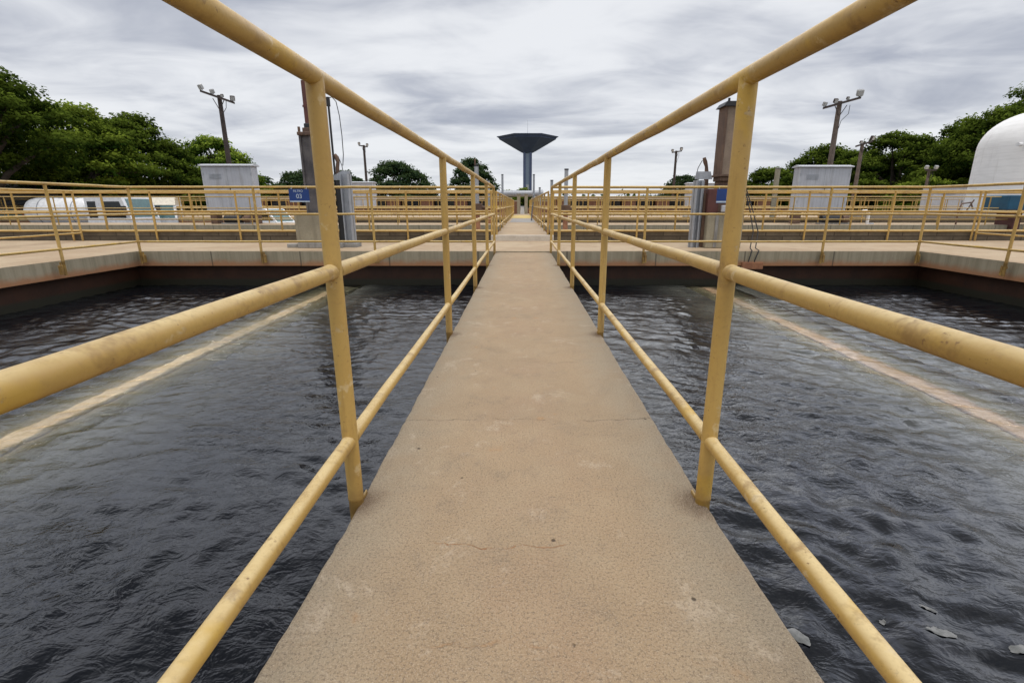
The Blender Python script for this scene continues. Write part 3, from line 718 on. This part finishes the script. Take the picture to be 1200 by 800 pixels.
pole(-16.65, 30, -1.25, 7.75, 1.75, .34, ((-.95, .26, 1, -.6), (-.28, .22, 1, -.2), (.30, .15, 0, .2), (.93, .24, 0, .6)), M['poledark'], 'dark wooden pole with four floodlights, behind the left cabinet', .15)
pole(17.55, 30, -1.25, 7.45, 1.95, -.27, ((-.95, .22, 1, .4), (-.36, .22, 0, 0), (.30, .15, 0, 0), (.93, .33, 1, -.3)), M['pole'], 'tall wooden pole with a square floodlight, behind the right cabinet', .17)
pole(25.6, 40, -1.25, 6.45, 1.2, -.3, ((-.4, .2, 0, 0), (.9, .3, 0, .4)), M['pole'], 'grey wooden pole just right of the right cabinet', .16)
pole(-17.8, 60, -1.25, 8.4, 1.0, .15, ((-.9, .25, 0, 0), (.9, .25, 0, 0)), M['poledark'], 'distant dark pole over the trees left of the tower', .17)
pole(17.5, 60, -1.25, 7.8, 1.1, -.15, ((-.9, .25, 0, 0), (.9, .3, 0, 0)), M['poledark'], 'distant dark pole right of the tower', .17)
pole(34.9, 45, -1.25, 4.9, .9, 0, ((-.9, .28, 1, 0), (.9, .28, 1, 0)), M['pole'], 'short pole with two lamps in front of the right trees', .14)
t = thing('concrete_post', 'plain pale concrete post left of the right cabinet', 'post', (14.62, 30, -.9)); MB().box(-.11, .11, -.11, .11, 0, 3.7, .02).build('shaft', M['concrete'], t); MB().box(-.13, .13, -.13, .13, 3.7, 3.75, .01).build('cap', M['greyconc'], t)

# ------------------------------------------------------------------ water tower
t = thing('water_tower', 'dark blue grey water tower with an inverted pyramid bowl', 'water tower', (2.3, 200, -2.1))
def hexring(r, z): return [(r*q*math.cos(R(a)), r*q*math.sin(R(a)), z) for a, q in ((0, 1), (62, .9), (118, .9), (180, 1), (242, .9), (298, .9))]
def loft(rings):
    vs = []; fs = []
    for r in rings: vs += r
    n = len(rings[0])
    for i in range(len(rings)-1):
        for k in range(n): fs.append((i*n+k, i*n+(k+1) % n, (i+1)*n+(k+1) % n, (i+1)*n+k))
    fs += [tuple(range(n))[::-1], tuple(range((len(rings)-1)*n, len(rings)*n))]
    return MB().quadmesh(vs, fs)
loft([hexring(1.9, 21.6), hexring(3.3, 22.3), hexring(10.6, 26.35), hexring(10.8, 26.6)]).build('bowl', M['tower'], t)
loft([hexring(10.5, 26.602), hexring(11.6, 27.3), hexring(11.6, 27.42)]).build('rim', M['tower'], t)
MB().box(-1.65, -.75, -1.5, 1.5, 0, 22).box(.75, 1.65, -1.5, 1.5, 0, 22).build('stem', M['tower'], t)
MB().box(-.748, .748, -1.1, 1.1, 0, 21.9).build('stem_panel', M['towerpale'], t)  # paler colour than the stem sides
MB().box(-.5, .5, -1.16, -1.105, 5, 10.2).build('stem_window', M['lampglass'], t)
MB().tube([(0, 0, 27.4), (0, 0, 33.0)], [.07, .03], 6).build('antenna', M['galv'], t)

# ------------------------------------------------------------------ brick building and big pipe at the end of the walkway
t = thing('brick_building', 'low red brick building with dark openings behind the farthest railing', 'building', (0, 46, -1.25))
b = MB(); xs = [-24+i*3.0 for i in range(17)]
for i in range(16):
    if i in (8,): continue
    x = xs[i]; b.box(x, x+1.15, 0, 3, 1.2, 2.5)
b.box(-24, -.5, .3, 2.9, 1.2, 1.75).box(.5, 24, .3, 2.9, 1.2, 1.752); b.build('wall', M['brick'], t)
MB().box(-24.3, -.9, -.25, 3.3, 2.502, 2.66).box(.9, 24.3, -.25, 3.3, 2.502, 2.66).build('roof_slab', M['beige'], t)
for i in range(15):
    if i in (7, 8): continue
    MB().box(xs[i]+1.16, xs[i]+2.99, .6, .66, 1.76, 2.49).build('window', M['glass'], t)
t = thing('brick_wall', 'short brick wall left and right of two concrete pillars at the walkway end', 'wall', (0, 40, 0))
MB().box(-2.2, -.35, 0, .25, 0, 1.05).box(.85, 2.2, 0, .25, 0, 1.05).build('brickwork', M['brick'], t)
MB().box(-2.25, -.36, -.03, .28, 1.052, 1.14).box(.86, 2.25, -.03, .28, 1.052, 1.14).build('coping', M['beige'], t)
for x, lab in ((-.22, 'left of the two concrete pillars at the end of the walkway'), (.33, 'right of the two concrete pillars at the end of the walkway')):
    p = thing('concrete_pillar', lab, 'pillar', (x, 38.5, .05), 0, 'concrete pillars'); MB().box(-.12, .12, -.12, .12, 0, 1.5, .015).build('shaft', M['concrete'], p); MB().box(-.15, .15, -.15, .15, 1.5, 1.58, .01).build('cap', M['greyconc'], p)
p = thing('white_box', 'white box between the two concrete pillars', 'box', (.05, 39.2, .05)); MB().box(-.14, .14, -.1, .1, 0, .62, .02).build('body', M['white'], p); MB().box(-.16, .16, -.12, .12, .62, .66, .01).build('lid', M['sheetw'], p)
p = thing('large_pipe', 'thick grey horizontal pipe above the end of the walkway', 'pipe', (0, 42, 0))
MB().tube([(-2.0, 0, 1.68), (1.75, 0, 1.68)], .24, 24).build('pipe', M['galv'], p)
for x in (-1.9, 1.65): MB().tube([(x-.05, 0, 1.68), (x+.05, 0, 1.68)], .31, 24).build('flange', M['galv'], p)
for x in (-1.2, 1.2): MB().box(x-.1, x+.1, -.1, .1, 0, 1.48).build('support', M['concrete'], p)
# low beige walls at the right and left behind the second deck
wallbox('low_wall', (14.5, 32, 24.2, 24.5, -1.2, .50), M['beige'], 'long low beige wall in front of the white silo', 'wall', .01)
wallbox('low_wall', (-9.6, -8.0, 24.0, 24.3, -1.2, .42), M['beige'], 'short beige wall beside the white pickup', 'wall', .01)
wallbox('low_wall', (7.6, 10.4, 24.0, 24.3, -1.2, .34), M['whitewash'], 'short pale wall left of the large right cabinet', 'wall', .01)

# ------------------------------------------------------------------ white silo, blue machine
t = thing('white_silo', 'round white plastered silo with domed top at the right edge', 'silo', (26.05, 25.3, -1.25))
prof = [(3.35, 0), (3.35, 4.75)]+[(3.35*math.cos(R(a))**.62 if a < 90 else 0.001, 4.75+1.75*math.sin(R(a))) for a in range(6, 91, 6)]
MB().lathe(prof, seg=72).build('shell', M['plaster'], t)
p = MB()
p.tube([(-3.30, -1.05, 4.72), (-3.52, -1.1, 4.72)], .09, 10).build('vent', M['white'], t)
t = thing('blue_machine', 'dark blue machine body on rusty legs in front of the silo', 'machine', (20.1, 20.2, -.1))
MB().box(-1.55, 1.5, -.5, .6, .72, 1.28, .03).build('body', M['teal'], t)
MB().box(-1.1, 1.5, -.52, .62, .60, .715, .01).build('chassis', M['rust'], t)
for x in (-.95, 1.0): MB().box(x-.14, x+.14, -.4, .4, 0, .60, .01).build('leg', M['redbrown'], t)
tag(MB().tube([(-.4, 0, 0), (-.4, 0, .55), (-.25, .1, .8), (.1, .1, .85), (.15, 0, .6)], .03, 8).tube([(-.4, 0, .4), (-.1, 0, .52), (.12, 0, .95)], .025, 8).build('bent_pipework', M['rust'], None, (17.7, 20.4, .06)), 'thin bent rusty pipework left of the blue machine', 'pipework')
# white standpipe on the deck
t = thing('white_standpipe', 'small white bent standpipe on the deck at the right', 'standpipe', (13.6, 18.0, .0))

# ------------------------------------------------------------------ vehicles
def wheel(parent, x, y, r, w):
    wv = MB(); seg = 20
    prof = [(r*.55, -w/2), (r*.93, -w/2), (r, -w*.32), (r, w*.32), (r*.93, w/2), (r*.55, w/2)]
    vs = []; fs = []
    for (rr, yy) in prof:
        for k in range(seg):
            a = 2*math.pi*k/seg; vs.append((rr*math.cos(a), yy, rr*math.sin(a)))
    for i in range(len(prof)-1):
        for k in range(seg): fs.append((i*seg+k, i*seg+(k+1) % seg, (i+1)*seg+(k+1) % seg, (i+1)*seg+k))
    o = wv.quadmesh(vs, fs, True).build('wheel', M['tyre'], parent, (x, y, r))
    MB().tube([(0, -w*.42, 0), (0, w*.42, 0)], r*.56, seg).build('rim', M['chrome'], o)
t = thing('tanker_truck', 'white tanker truck parked behind the left railings', 'truck', (-23.5, 28.6, -1.25), R(-2))
prof = [(.02, -2.0), (.30, -1.98), (.55, -1.88), (.72, -1.68), (.78, -1.4), (.78, 1.4), (.72, 1.68), (.55, 1.88), (.30, 1.98), (.02, 2.0)]
tk = MB(); vs = []; fs = []; sg = 32
for (r, x) in prof:
    for k in range(sg): a = 2*math.pi*k/sg; vs.append((x-1.9, 1.0*r*math.cos(a), 1.66+r*math.sin(a)))
for i in range(len(prof)-1):
    for k in range(sg): fs.append((i*sg+k, (i+1)*sg+k, (i+1)*sg+(k+1) % sg, i*sg+(k+1) % sg))
tk.quadmesh(vs, fs, True).build('tank', M['white'], t)
for x in (-2.8, -.9): MB().lathe([(.785, -.03), (.79, 0), (.785, .03)], seg=sg).quadmesh([], []).build('tank_band', M['galv'], t, (x, 0, 1.66)).rotation_euler = (0, R(90), 0)
MB().tube([(-1.9, 0, 2.40), (-1.9, 0, 2.52)], .22, 16).build('hatch', M['galv'], t)
MB().box(-3.8, 2.5, -.45, .45, .62, .86).build('chassis', M['black'], t)
MB().box(-3.7, .05, -.7, .7, .86, .93).build('sub_frame', M['rust'], t)
MB().prism([(.22, .55), (2.62, .55), (2.62, 1.35), (2.28, 2.45), (.22, 2.45)], 'y', -1.05, 1.05).build('cab', M['white'], t)
for s_ in (-1, 1):
    MB().prism([(1.15, 1.40), (2.40, 1.40), (2.13, 2.24), (1.15, 2.24)], 'y', *sorted((s_*1.052, s_*1.062))).build('side_window', M['glass'], t)
    MB().prism([(.36, 1.40), (.82, 1.40), (.82, 2.24), (.36, 2.24)], 'y', *sorted((s_*1.052, s_*1.062))).build('rear_window', M['glass'], t)
    MB().box(2.4, 2.52, *sorted((s_*1.1, s_*1.35)), 1.6, 2.0).build('mirror', M['black'], t)
    for x in (-3.0, -1.9, 1.6): wheel(t, x, s_*.92, .42, .26)
MB().quadmesh([(2.61, -.92, 1.42), (2.61, .92, 1.42), (2.31, .85, 2.38), (2.31, -.85, 2.38)], [(0, 1, 2, 3)]).build('windscreen', M['tealglass'], t)
t = thing('cream_truck', 'cream roofed truck with green windscreen beside the white tanker', 'truck', (-21.95, 31.0, -1.25), R(-62))
MB().prism([(-2.5, .5), (1.0, .5), (1.05, 1.3), (.75, 2.05), (-2.5, 2.05)], 'y', -1.05, 1.05).build('cab', M['white'], t)
MB().prism([(-2.5, 2.052), (.80, 2.052), (.45, 2.42), (-.3, 2.56), (-2.5, 2.56)], 'y', -1.04, 1.04).build('roof', M['cream'], t)
MB().quadmesh([(1.056, -.95, 1.32), (1.056, .95, 1.32), (.785, .92, 2.03), (.785, -.92, 2.03)], [(0, 1, 2, 3)]).build('windscreen', M['tealglass'], t)
for s_ in (-1, 1):
    MB().box(-1.2, .5, *sorted((s_*1.052, s_*1.062)), 1.3, 1.95).build('side_window', M['glass'], t)
    MB().box(.98, 1.05, *sorted((s_*.6, s_*.9)), .7, .95).build('headlight', M['lampglass'], t)
    for x in (-1.9, .3): wheel(t, x, s_*.9, .42, .26)
MB().box(.9, 1.12, -1.0, 1.0, .42, .62, .02).build('bumper', M['black'], t)
def car(x, y, rz, lab, name, mat):
    t = thing(name, lab, 'car', (x, y, -1.25), rz)
    MB().prism([(-2.1, .35), (2.05, .35), (2.1, .75), (1.9, .98), (.9, 1.06), (-2.05, 1.10)], 'y', -.86, .86).build('body', mat, t)
    MB().prism([(-1.9, 1.102), (.95, 1.075), (.25, 1.82), (-.2, 1.92), (-1.75, 1.92)], 'y', -.78, .78).build('cabin', mat, t)
    MB().quadmesh([(.905, -.68, 1.13), (.905, .68, 1.13), (.275, .64, 1.81), (.275, -.64, 1.81)], [(0, 1, 2, 3)]).build('windscreen', M['tealglass'], t)
    for s_ in (-1, 1):
        MB().prism([(-.6, 1.2), (.72, 1.2), (.2, 1.75), (-.6, 1.78)], 'y', *sorted((s_*.782, s_*.79))).build('side_window', M['glass'], t)
        MB().prism([(-1.7, 1.2), (-.72, 1.2), (-.72, 1.78), (-1.6, 1.78)], 'y', *sorted((s_*.782, s_*.79))).build('rear_side_window', M['glass'], t)
        MB().box(2.0, 2.085, *sorted((s_*.5, s_*.8)), .6, .78, .02).build('headlight', M['lampglass'], t)
        for xx in (-1.3, 1.3): wheel(t, xx, s_*.78, .34, .2)
    return t
car(-14.6, 30, R(-14), 'white car parked behind the railings beside the left cabinet', 'parked_car', M['white'])
car(-33.3, 33.0, R(-20), 'red car under the dark roof at the left edge', 'parked_car', M['red'])
t = thing('open_shed', 'open shed with dark corrugated roof at the left edge', 'shed', (-35.5, 35.5, -1.25))
rf = MB(); n = 90
vs = []
for i in range(n+1):
    x = -4+8*i/n; w = .035*math.sin(i*math.pi*.9); vs += [(x, -2.2, 2.1+w), (x, 2.2, 3.55+w)]
rf.quadmesh(vs, [(2*i, 2*i+2, 2*i+3, 2*i+1) for i in range(n)], True).build('roof', M['roof'], t)
for x in (-3.8, 0, 3.8):
    for y, h in ((-2.0, 2.1), (2.0, 3.4)): MB().tube([(x, y, 0), (x, y, h)], .07, 8).build('post', M['rust'], t)
MB().box(-4, 4, 2.05, 2.12, 0, 2.6).build('back_wall', M['roof'], t)

# ------------------------------------------------------------------ trees
def leaf_arrays(centers, radii, n, size, up=.55, flat=.6):
    """n leaf quads over flattened clumps; mostly on the upper, outer skin of each clump"""
    g = RNG; k = len(centers); C = np.array(centers); Rr = np.array(radii)
    w = Rr[:, 0]*Rr[:, 1]; idx = g.choice(k, n, p=w/w.sum())
    d = g.normal(size=(n, 3)); d[:, 2] = np.abs(d[:, 2])*np.where(g.random(n) < .8, 1, -.5); d /= np.linalg.norm(d, axis=1)[:, None]
    rad = .35+.7*g.random(n)**.5
    lump = 1+.22*np.sin(5*np.arctan2(d[:, 1], d[:, 0])+idx*1.7)
    P = C[idx]+d*Rr[idx]*(rad*lump)[:, None]+g.normal(scale=size*.3, size=(n, 3))
    nn = d*np.array([.6, .6, .6])+np.array([0, 0, up])+g.normal(scale=.45, size=(n, 3)); nn /= np.linalg.norm(nn, axis=1)[:, None]
    a = np.cross(nn, g.normal(size=(n, 3))); a /= np.linalg.norm(a, axis=1)[:, None]; b = np.cross(nn, a)
    s = size*(.5+.9*g.random(n))[:, None]
    V = np.stack([P-a*s*.5, P+b*s*flat*.5, P+a*s*.5, P-b*s*flat*.5], 1).reshape(-1, 3)
    tint = np.clip(.12+.62*d[:, 2]*rad+.22*g.random(n)+.30*(g.random(k)[idx]-.4), 0, 1)  # light from above put into leaf colour: clump tops pale, undersides dark
    return V, np.repeat(tint, 4)
def leaf_mesh(name, V, tint, mat, parent=None):
    n = len(V)//4; me = bpy.data.meshes.new(name)
    me.vertices.add(len(V)); me.vertices.foreach_set('co', V.astype(np.float32).ravel())
    me.loops.add(len(V)); me.loops.foreach_set('vertex_index', np.arange(len(V), dtype=np.int32))
    me.polygons.add(n); me.polygons.foreach_set('loop_start', np.arange(0, len(V), 4, dtype=np.int32)); me.polygons.foreach_set('loop_total', np.full(n, 4, np.int32))
    at = me.attributes.new('tint', 'FLOAT', 'POINT'); at.data.foreach_set('value', tint.astype(np.float32))
    me.update(); me.validate(); me.materials.append(mat)
    o = bpy.data.objects.new(name, me); COL.objects.link(o)
    if parent is not None: o.parent = parent
    return o
def tree(x, y, zb, top, rx, ry, bot, n, size, mat, lab, clumps=46, trunk=.35, drop=.75, seed=0, lop=(0, 0)):
    """umbrella crown: layered flattened clumps over a dome, limbs fanning from a short trunk"""
    random.seed(seed*13+5); h = top-zb
    t = thing('rain_tree', lab, 'tree', (x, y, zb), 0, 'spreading trees around the plant')
    cb = bot-zb; cs = []; rs = []; clumps = int(clumps*1.5); kx = 1.5/math.sqrt(clumps)
    for i in range(clumps):
        rr = math.sqrt((i+.5)/clumps); a = i*2.39996+random.uniform(-.35, .35)
        px, py = rr*rx*.88*math.cos(a)+lop[0]*rr, rr*ry*.88*math.sin(a)+lop[1]*rr
        pz = h-(h-cb)*drop*rr**2.0-h*.05+random.uniform(-.06, .045)*h
        k = random.uniform(.65, 1.3)
        cs.append((px, py, pz)); rs.append((rx*kx*k, ry*kx*k, h*.066*k))
        if rr > .3 and random.random() < .6:      # lower tier
            cs.append((px*.9, py*.9, cb+(pz-cb)*random.uniform(.05, .65))); rs.append((rx*kx*.9*k, ry*kx*.9*k, h*.05*k))
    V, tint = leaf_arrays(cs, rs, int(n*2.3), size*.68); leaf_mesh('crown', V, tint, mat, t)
    tb = MB(); fork = max(h*.22, 1.2)
    tb.tube([(0, 0, -.1), (.05, 0, fork*.5), (0, .05, fork)], [trunk*1.25, trunk, trunk*.9], 10)
    for i in range(13):
        c = Vector(cs[random.randrange(len(cs))]); a = Vector((0, 0, fork*random.uniform(.8, 1))); m1 = a.lerp(c, .4)+Vector((random.uniform(-.3, .3), random.uniform(-.3, .3), h*.06)); m2 = a.lerp(c, .75)+Vector((random.uniform(-.3, .3), random.uniform(-.3, .3), h*.07))
        tb.tube([a, m1, m2, c], [trunk*.55, trunk*.38, trunk*.22, trunk*.08], 7)
    tb.build('trunk', M['bark'], t); return t
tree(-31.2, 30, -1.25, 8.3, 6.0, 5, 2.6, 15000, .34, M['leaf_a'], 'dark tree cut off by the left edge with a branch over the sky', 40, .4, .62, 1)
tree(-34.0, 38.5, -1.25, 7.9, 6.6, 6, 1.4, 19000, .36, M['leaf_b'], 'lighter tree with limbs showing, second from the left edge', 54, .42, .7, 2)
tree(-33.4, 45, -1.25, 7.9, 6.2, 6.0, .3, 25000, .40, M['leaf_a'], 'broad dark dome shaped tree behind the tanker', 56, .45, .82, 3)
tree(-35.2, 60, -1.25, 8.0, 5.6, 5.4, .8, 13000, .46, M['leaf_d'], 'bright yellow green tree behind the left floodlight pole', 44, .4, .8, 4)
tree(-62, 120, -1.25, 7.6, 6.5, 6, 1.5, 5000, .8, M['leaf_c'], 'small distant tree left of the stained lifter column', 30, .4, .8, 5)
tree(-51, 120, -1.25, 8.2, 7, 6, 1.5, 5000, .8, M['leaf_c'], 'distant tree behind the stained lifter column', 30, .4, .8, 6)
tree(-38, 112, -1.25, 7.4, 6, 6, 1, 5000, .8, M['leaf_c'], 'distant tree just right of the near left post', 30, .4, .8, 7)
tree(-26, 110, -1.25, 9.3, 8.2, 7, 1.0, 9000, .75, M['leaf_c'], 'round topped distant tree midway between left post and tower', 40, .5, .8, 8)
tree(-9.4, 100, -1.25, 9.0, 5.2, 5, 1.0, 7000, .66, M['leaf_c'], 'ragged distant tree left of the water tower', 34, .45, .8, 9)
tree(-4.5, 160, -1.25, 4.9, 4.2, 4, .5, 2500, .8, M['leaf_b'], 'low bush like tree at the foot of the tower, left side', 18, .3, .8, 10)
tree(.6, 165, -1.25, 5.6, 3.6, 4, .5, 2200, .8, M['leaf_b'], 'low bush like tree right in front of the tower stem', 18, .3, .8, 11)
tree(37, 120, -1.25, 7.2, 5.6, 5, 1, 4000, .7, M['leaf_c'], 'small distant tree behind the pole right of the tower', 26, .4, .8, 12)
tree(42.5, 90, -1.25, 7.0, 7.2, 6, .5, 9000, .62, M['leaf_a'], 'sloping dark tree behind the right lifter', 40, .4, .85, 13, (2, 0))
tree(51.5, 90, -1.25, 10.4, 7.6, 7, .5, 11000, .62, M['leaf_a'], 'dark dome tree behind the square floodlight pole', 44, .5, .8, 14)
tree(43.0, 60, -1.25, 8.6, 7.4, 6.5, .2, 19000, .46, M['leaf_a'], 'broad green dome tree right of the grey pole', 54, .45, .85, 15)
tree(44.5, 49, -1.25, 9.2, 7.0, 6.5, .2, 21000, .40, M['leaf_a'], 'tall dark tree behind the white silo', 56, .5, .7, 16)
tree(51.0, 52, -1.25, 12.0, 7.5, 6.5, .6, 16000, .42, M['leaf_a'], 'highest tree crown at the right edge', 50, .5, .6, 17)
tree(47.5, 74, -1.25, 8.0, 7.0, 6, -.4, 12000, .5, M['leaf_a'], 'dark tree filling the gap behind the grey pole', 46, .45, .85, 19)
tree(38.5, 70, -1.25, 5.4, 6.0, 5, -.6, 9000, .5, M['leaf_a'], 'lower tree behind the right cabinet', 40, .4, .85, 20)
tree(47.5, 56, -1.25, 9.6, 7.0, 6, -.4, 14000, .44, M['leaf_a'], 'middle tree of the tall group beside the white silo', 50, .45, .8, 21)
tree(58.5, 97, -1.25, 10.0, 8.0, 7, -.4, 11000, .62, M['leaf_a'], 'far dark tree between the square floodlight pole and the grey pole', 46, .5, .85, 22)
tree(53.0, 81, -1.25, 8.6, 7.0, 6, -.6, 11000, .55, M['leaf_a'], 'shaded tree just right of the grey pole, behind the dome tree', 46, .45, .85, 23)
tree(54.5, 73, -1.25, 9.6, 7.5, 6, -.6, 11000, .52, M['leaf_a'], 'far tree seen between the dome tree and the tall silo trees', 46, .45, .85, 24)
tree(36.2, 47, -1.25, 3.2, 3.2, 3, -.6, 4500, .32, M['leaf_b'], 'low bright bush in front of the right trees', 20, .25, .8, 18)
# far woodland belt
cs = []; rs = []
for i in range(420):
    x = -190+380*i/419; yy = 175+random.uniform(-12, 12); hgt = 2.2+1.0*math.sin(x*.05)+random.uniform(-1, 1.2)
    cs.append((x, yy, -1.0+hgt*.55)); rs.append((4.2, 4, max(1.0, hgt*.62)))
V, tint = leaf_arrays(cs, rs, 26000, 1.2, .3, .7)
o = leaf_mesh('far_woodland', V, tint*.6, M['leaf_c']); tag(o, 'dark far off belt of trees along the horizon', 'woodland', None, 'stuff')
cs = []; rs = []
for i in range(90):
    x = -52+32*i/89 if i < 60 else 33+30*(i-60)/29; yy = (50 if i < 60 else 66)+random.uniform(-2, 2)
    cs.append((x, yy, random.uniform(-.8, 1.6 if i < 60 else 2.6))); rs.append((1.6, 1.2, 1.0))
V, tint = leaf_arrays(cs, rs, 26000, .42, .2, .7)
o = leaf_mesh('shrubbery', V, tint*.5, M['leaf_a']); tag(o, 'dark shrubbery under the trees at both sides', 'shrubbery', None, 'stuff')

# finish the white standpipe
for o in list(COL.objects):
    if o.name == 'white_standpipe':
        MB().tube([(0, 0, 0), (0, 0, .42), (-.12, 0, .52), (-.3, 0, .5)], .06, 10).build('pipe', M['white'], o)
        MB().tube([(0, 0, 0), (.25, 0, .0)], .05, 10).build('elbow', M['galv'], o)
        o.location = (14.1, 20.9, .06)

# ------------------------------------------------------------------ sky and sun
w = bpy.data.worlds.new('World'); scene.world = w; w.use_nodes = True
nt = w.node_tree; nt.nodes.clear(); L = nt.links
def N(t, **kw):
    n = nt.nodes.new(t)
    for k, v in kw.items(): setattr(n, k, v)
    return n
def mth(op, a, b=None):
    n = N('ShaderNodeMath', operation=op)
    for i, v in enumerate((a, b)):
        if v is None: continue
        if hasattr(v, 'is_linked'): L.new(v, n.inputs[i])
        else: n.inputs[i].default_value = v
    return n.outputs[0]
def mr(f, a, b, lo, hi, it='SMOOTHSTEP'):
    n = N('ShaderNodeMapRange', interpolation_type=it); L.new(f, n.inputs[0])
    for i, v in enumerate((a, b, lo, hi)): n.inputs[i+1].default_value = v
    return n.outputs[0]
def mixc(f, a, b):
    n = N('ShaderNodeMix', data_type='RGBA')
    if hasattr(f, 'is_linked'): L.new(f, n.inputs[0])
    else: n.inputs[0].default_value = f
    for i, v in ((6, a), (7, b)):
        if hasattr(v, 'is_linked'): L.new(v, n.inputs[i])
        else: n.inputs[i].default_value = (*v, 1)
    return n.outputs[2]
EL, AZ = R(80), R(180)
sky = N('ShaderNodeTexSky', sky_type='NISHITA', sun_disc=False, sun_elevation=EL, sun_rotation=AZ)
tc = N('ShaderNodeTexCoord'); sx = N('ShaderNodeSeparateXYZ'); L.new(tc.outputs['Generated'], sx.inputs[0])
X, Y, Zz = sx.outputs
den = mth('ADD', mth('MAXIMUM', Zz, 0.0), .13)
cb = N('ShaderNodeCombineXYZ'); L.new(mth('MULTIPLY', mth('DIVIDE', X, den), .66), cb.inputs[0]); L.new(mth('DIVIDE', Y, den), cb.inputs[1])
def nz(scale, det, rough, dist, off=0):
    n = N('ShaderNodeTexNoise'); m = N('ShaderNodeMapping'); L.new(cb.outputs[0], m.inputs[0]); m.inputs['Location'].default_value = (off, off*.7, 0); m.inputs['Rotation'].default_value = (0, 0, R(8))
    L.new(m.outputs[0], n.inputs['Vector'])
    n.inputs['Scale'].default_value = scale; n.inputs['Detail'].default_value = det; n.inputs['Roughness'].default_value = rough; n.inputs['Distortion'].default_value = dist
    return n.outputs[0]
a = nz(.85, 5, .5, .7, 4.3); b = nz(2.5, 5, .55, .6, 7.1)
f = mth('ADD', mth('MULTIPLY', a, .68), mth('MULTIPLY', b, .32))
cl = mr(f, .35, .61, 0, 1)
cloud = mixc(cl, (.385, .412, .49), (.83, .845, .875))
cloud = mixc(mr(Zz, .16, .0, 0, .72), cloud, (.83, .85, .88))
zen = mth('MULTIPLY', mth('MULTIPLY', mth('MULTIPLY', mth('ADD', 1.0, mth('MULTIPLY', mr(Zz, .325, .42, 0.0, 1.9), mr(X, -.55, .6, .75, 1.5))), mr(Zz, .47, .74, 1.0, .24)), mr(Zz, .82, .97, 1.0, 2.6)), mr(Y, -.75, .25, .80, 1.0))
mul = N('ShaderNodeMix', data_type='RGBA', blend_type='MULTIPLY'); mul.inputs[0].default_value = 1
L.new(cloud, mul.inputs[6]); cz = N('ShaderNodeCombineXYZ')
for i in range(3): L.new(zen, cz.inputs[i])
L.new(cz.outputs[0], mul.inputs[7])
sc10 = N('ShaderNodeMix', data_type='RGBA', blend_type='MULTIPLY'); sc10.inputs[0].default_value = 1; L.new(mul.outputs[2], sc10.inputs[6]); sc10.inputs[7].default_value = (10, 10, 10, 1)
allsky = mixc(.93, sky.outputs[0], sc10.outputs[2])          # thin veil of clear sky behind an unbroken overcast
bg = N('ShaderNodeBackground'); bg.inputs['Strength'].default_value = .105; L.new(allsky, bg.inputs[0])
ow = N('ShaderNodeOutputWorld'); L.new(bg.outputs[0], ow.inputs[0])
sd = bpy.data.lights.new('overcast_sun', 'SUN'); sd.energy = 1.7; sd.angle = R(24); sd.color = (1, .95, .88)
so = bpy.data.objects.new('overcast_sun', sd); COL.objects.link(so)
dirv = Vector((math.sin(AZ)*math.cos(EL), math.cos(AZ)*math.cos(EL), math.sin(EL)))
so.rotation_euler = dirv.to_track_quat('Z', 'Y').to_euler(); so.location = (0, 0, 30)

# ------------------------------------------------------------------ camera
cd = bpy.data.cameras.new('camera'); cam = bpy.data.objects.new('camera', cd); COL.objects.link(cam)
cd.sensor_width = 36; cd.lens = 36*583.65/1200; cd.shift_x = -11/1200; cd.clip_end = 3000; cd.clip_start = .02
cam.location = (-.0216, 0, .8376); cam.rotation_euler = (R(90-15.372), 0, 0)
scene.camera = cam
scene.view_settings.view_transform = 'Standard'; scene.view_settings.look = 'None'; scene.view_settings.exposure = 0
scene.cycles.use_denoising = True; scene.cycles.max_bounces = 8; scene.cycles.transparent_max_bounces = 8
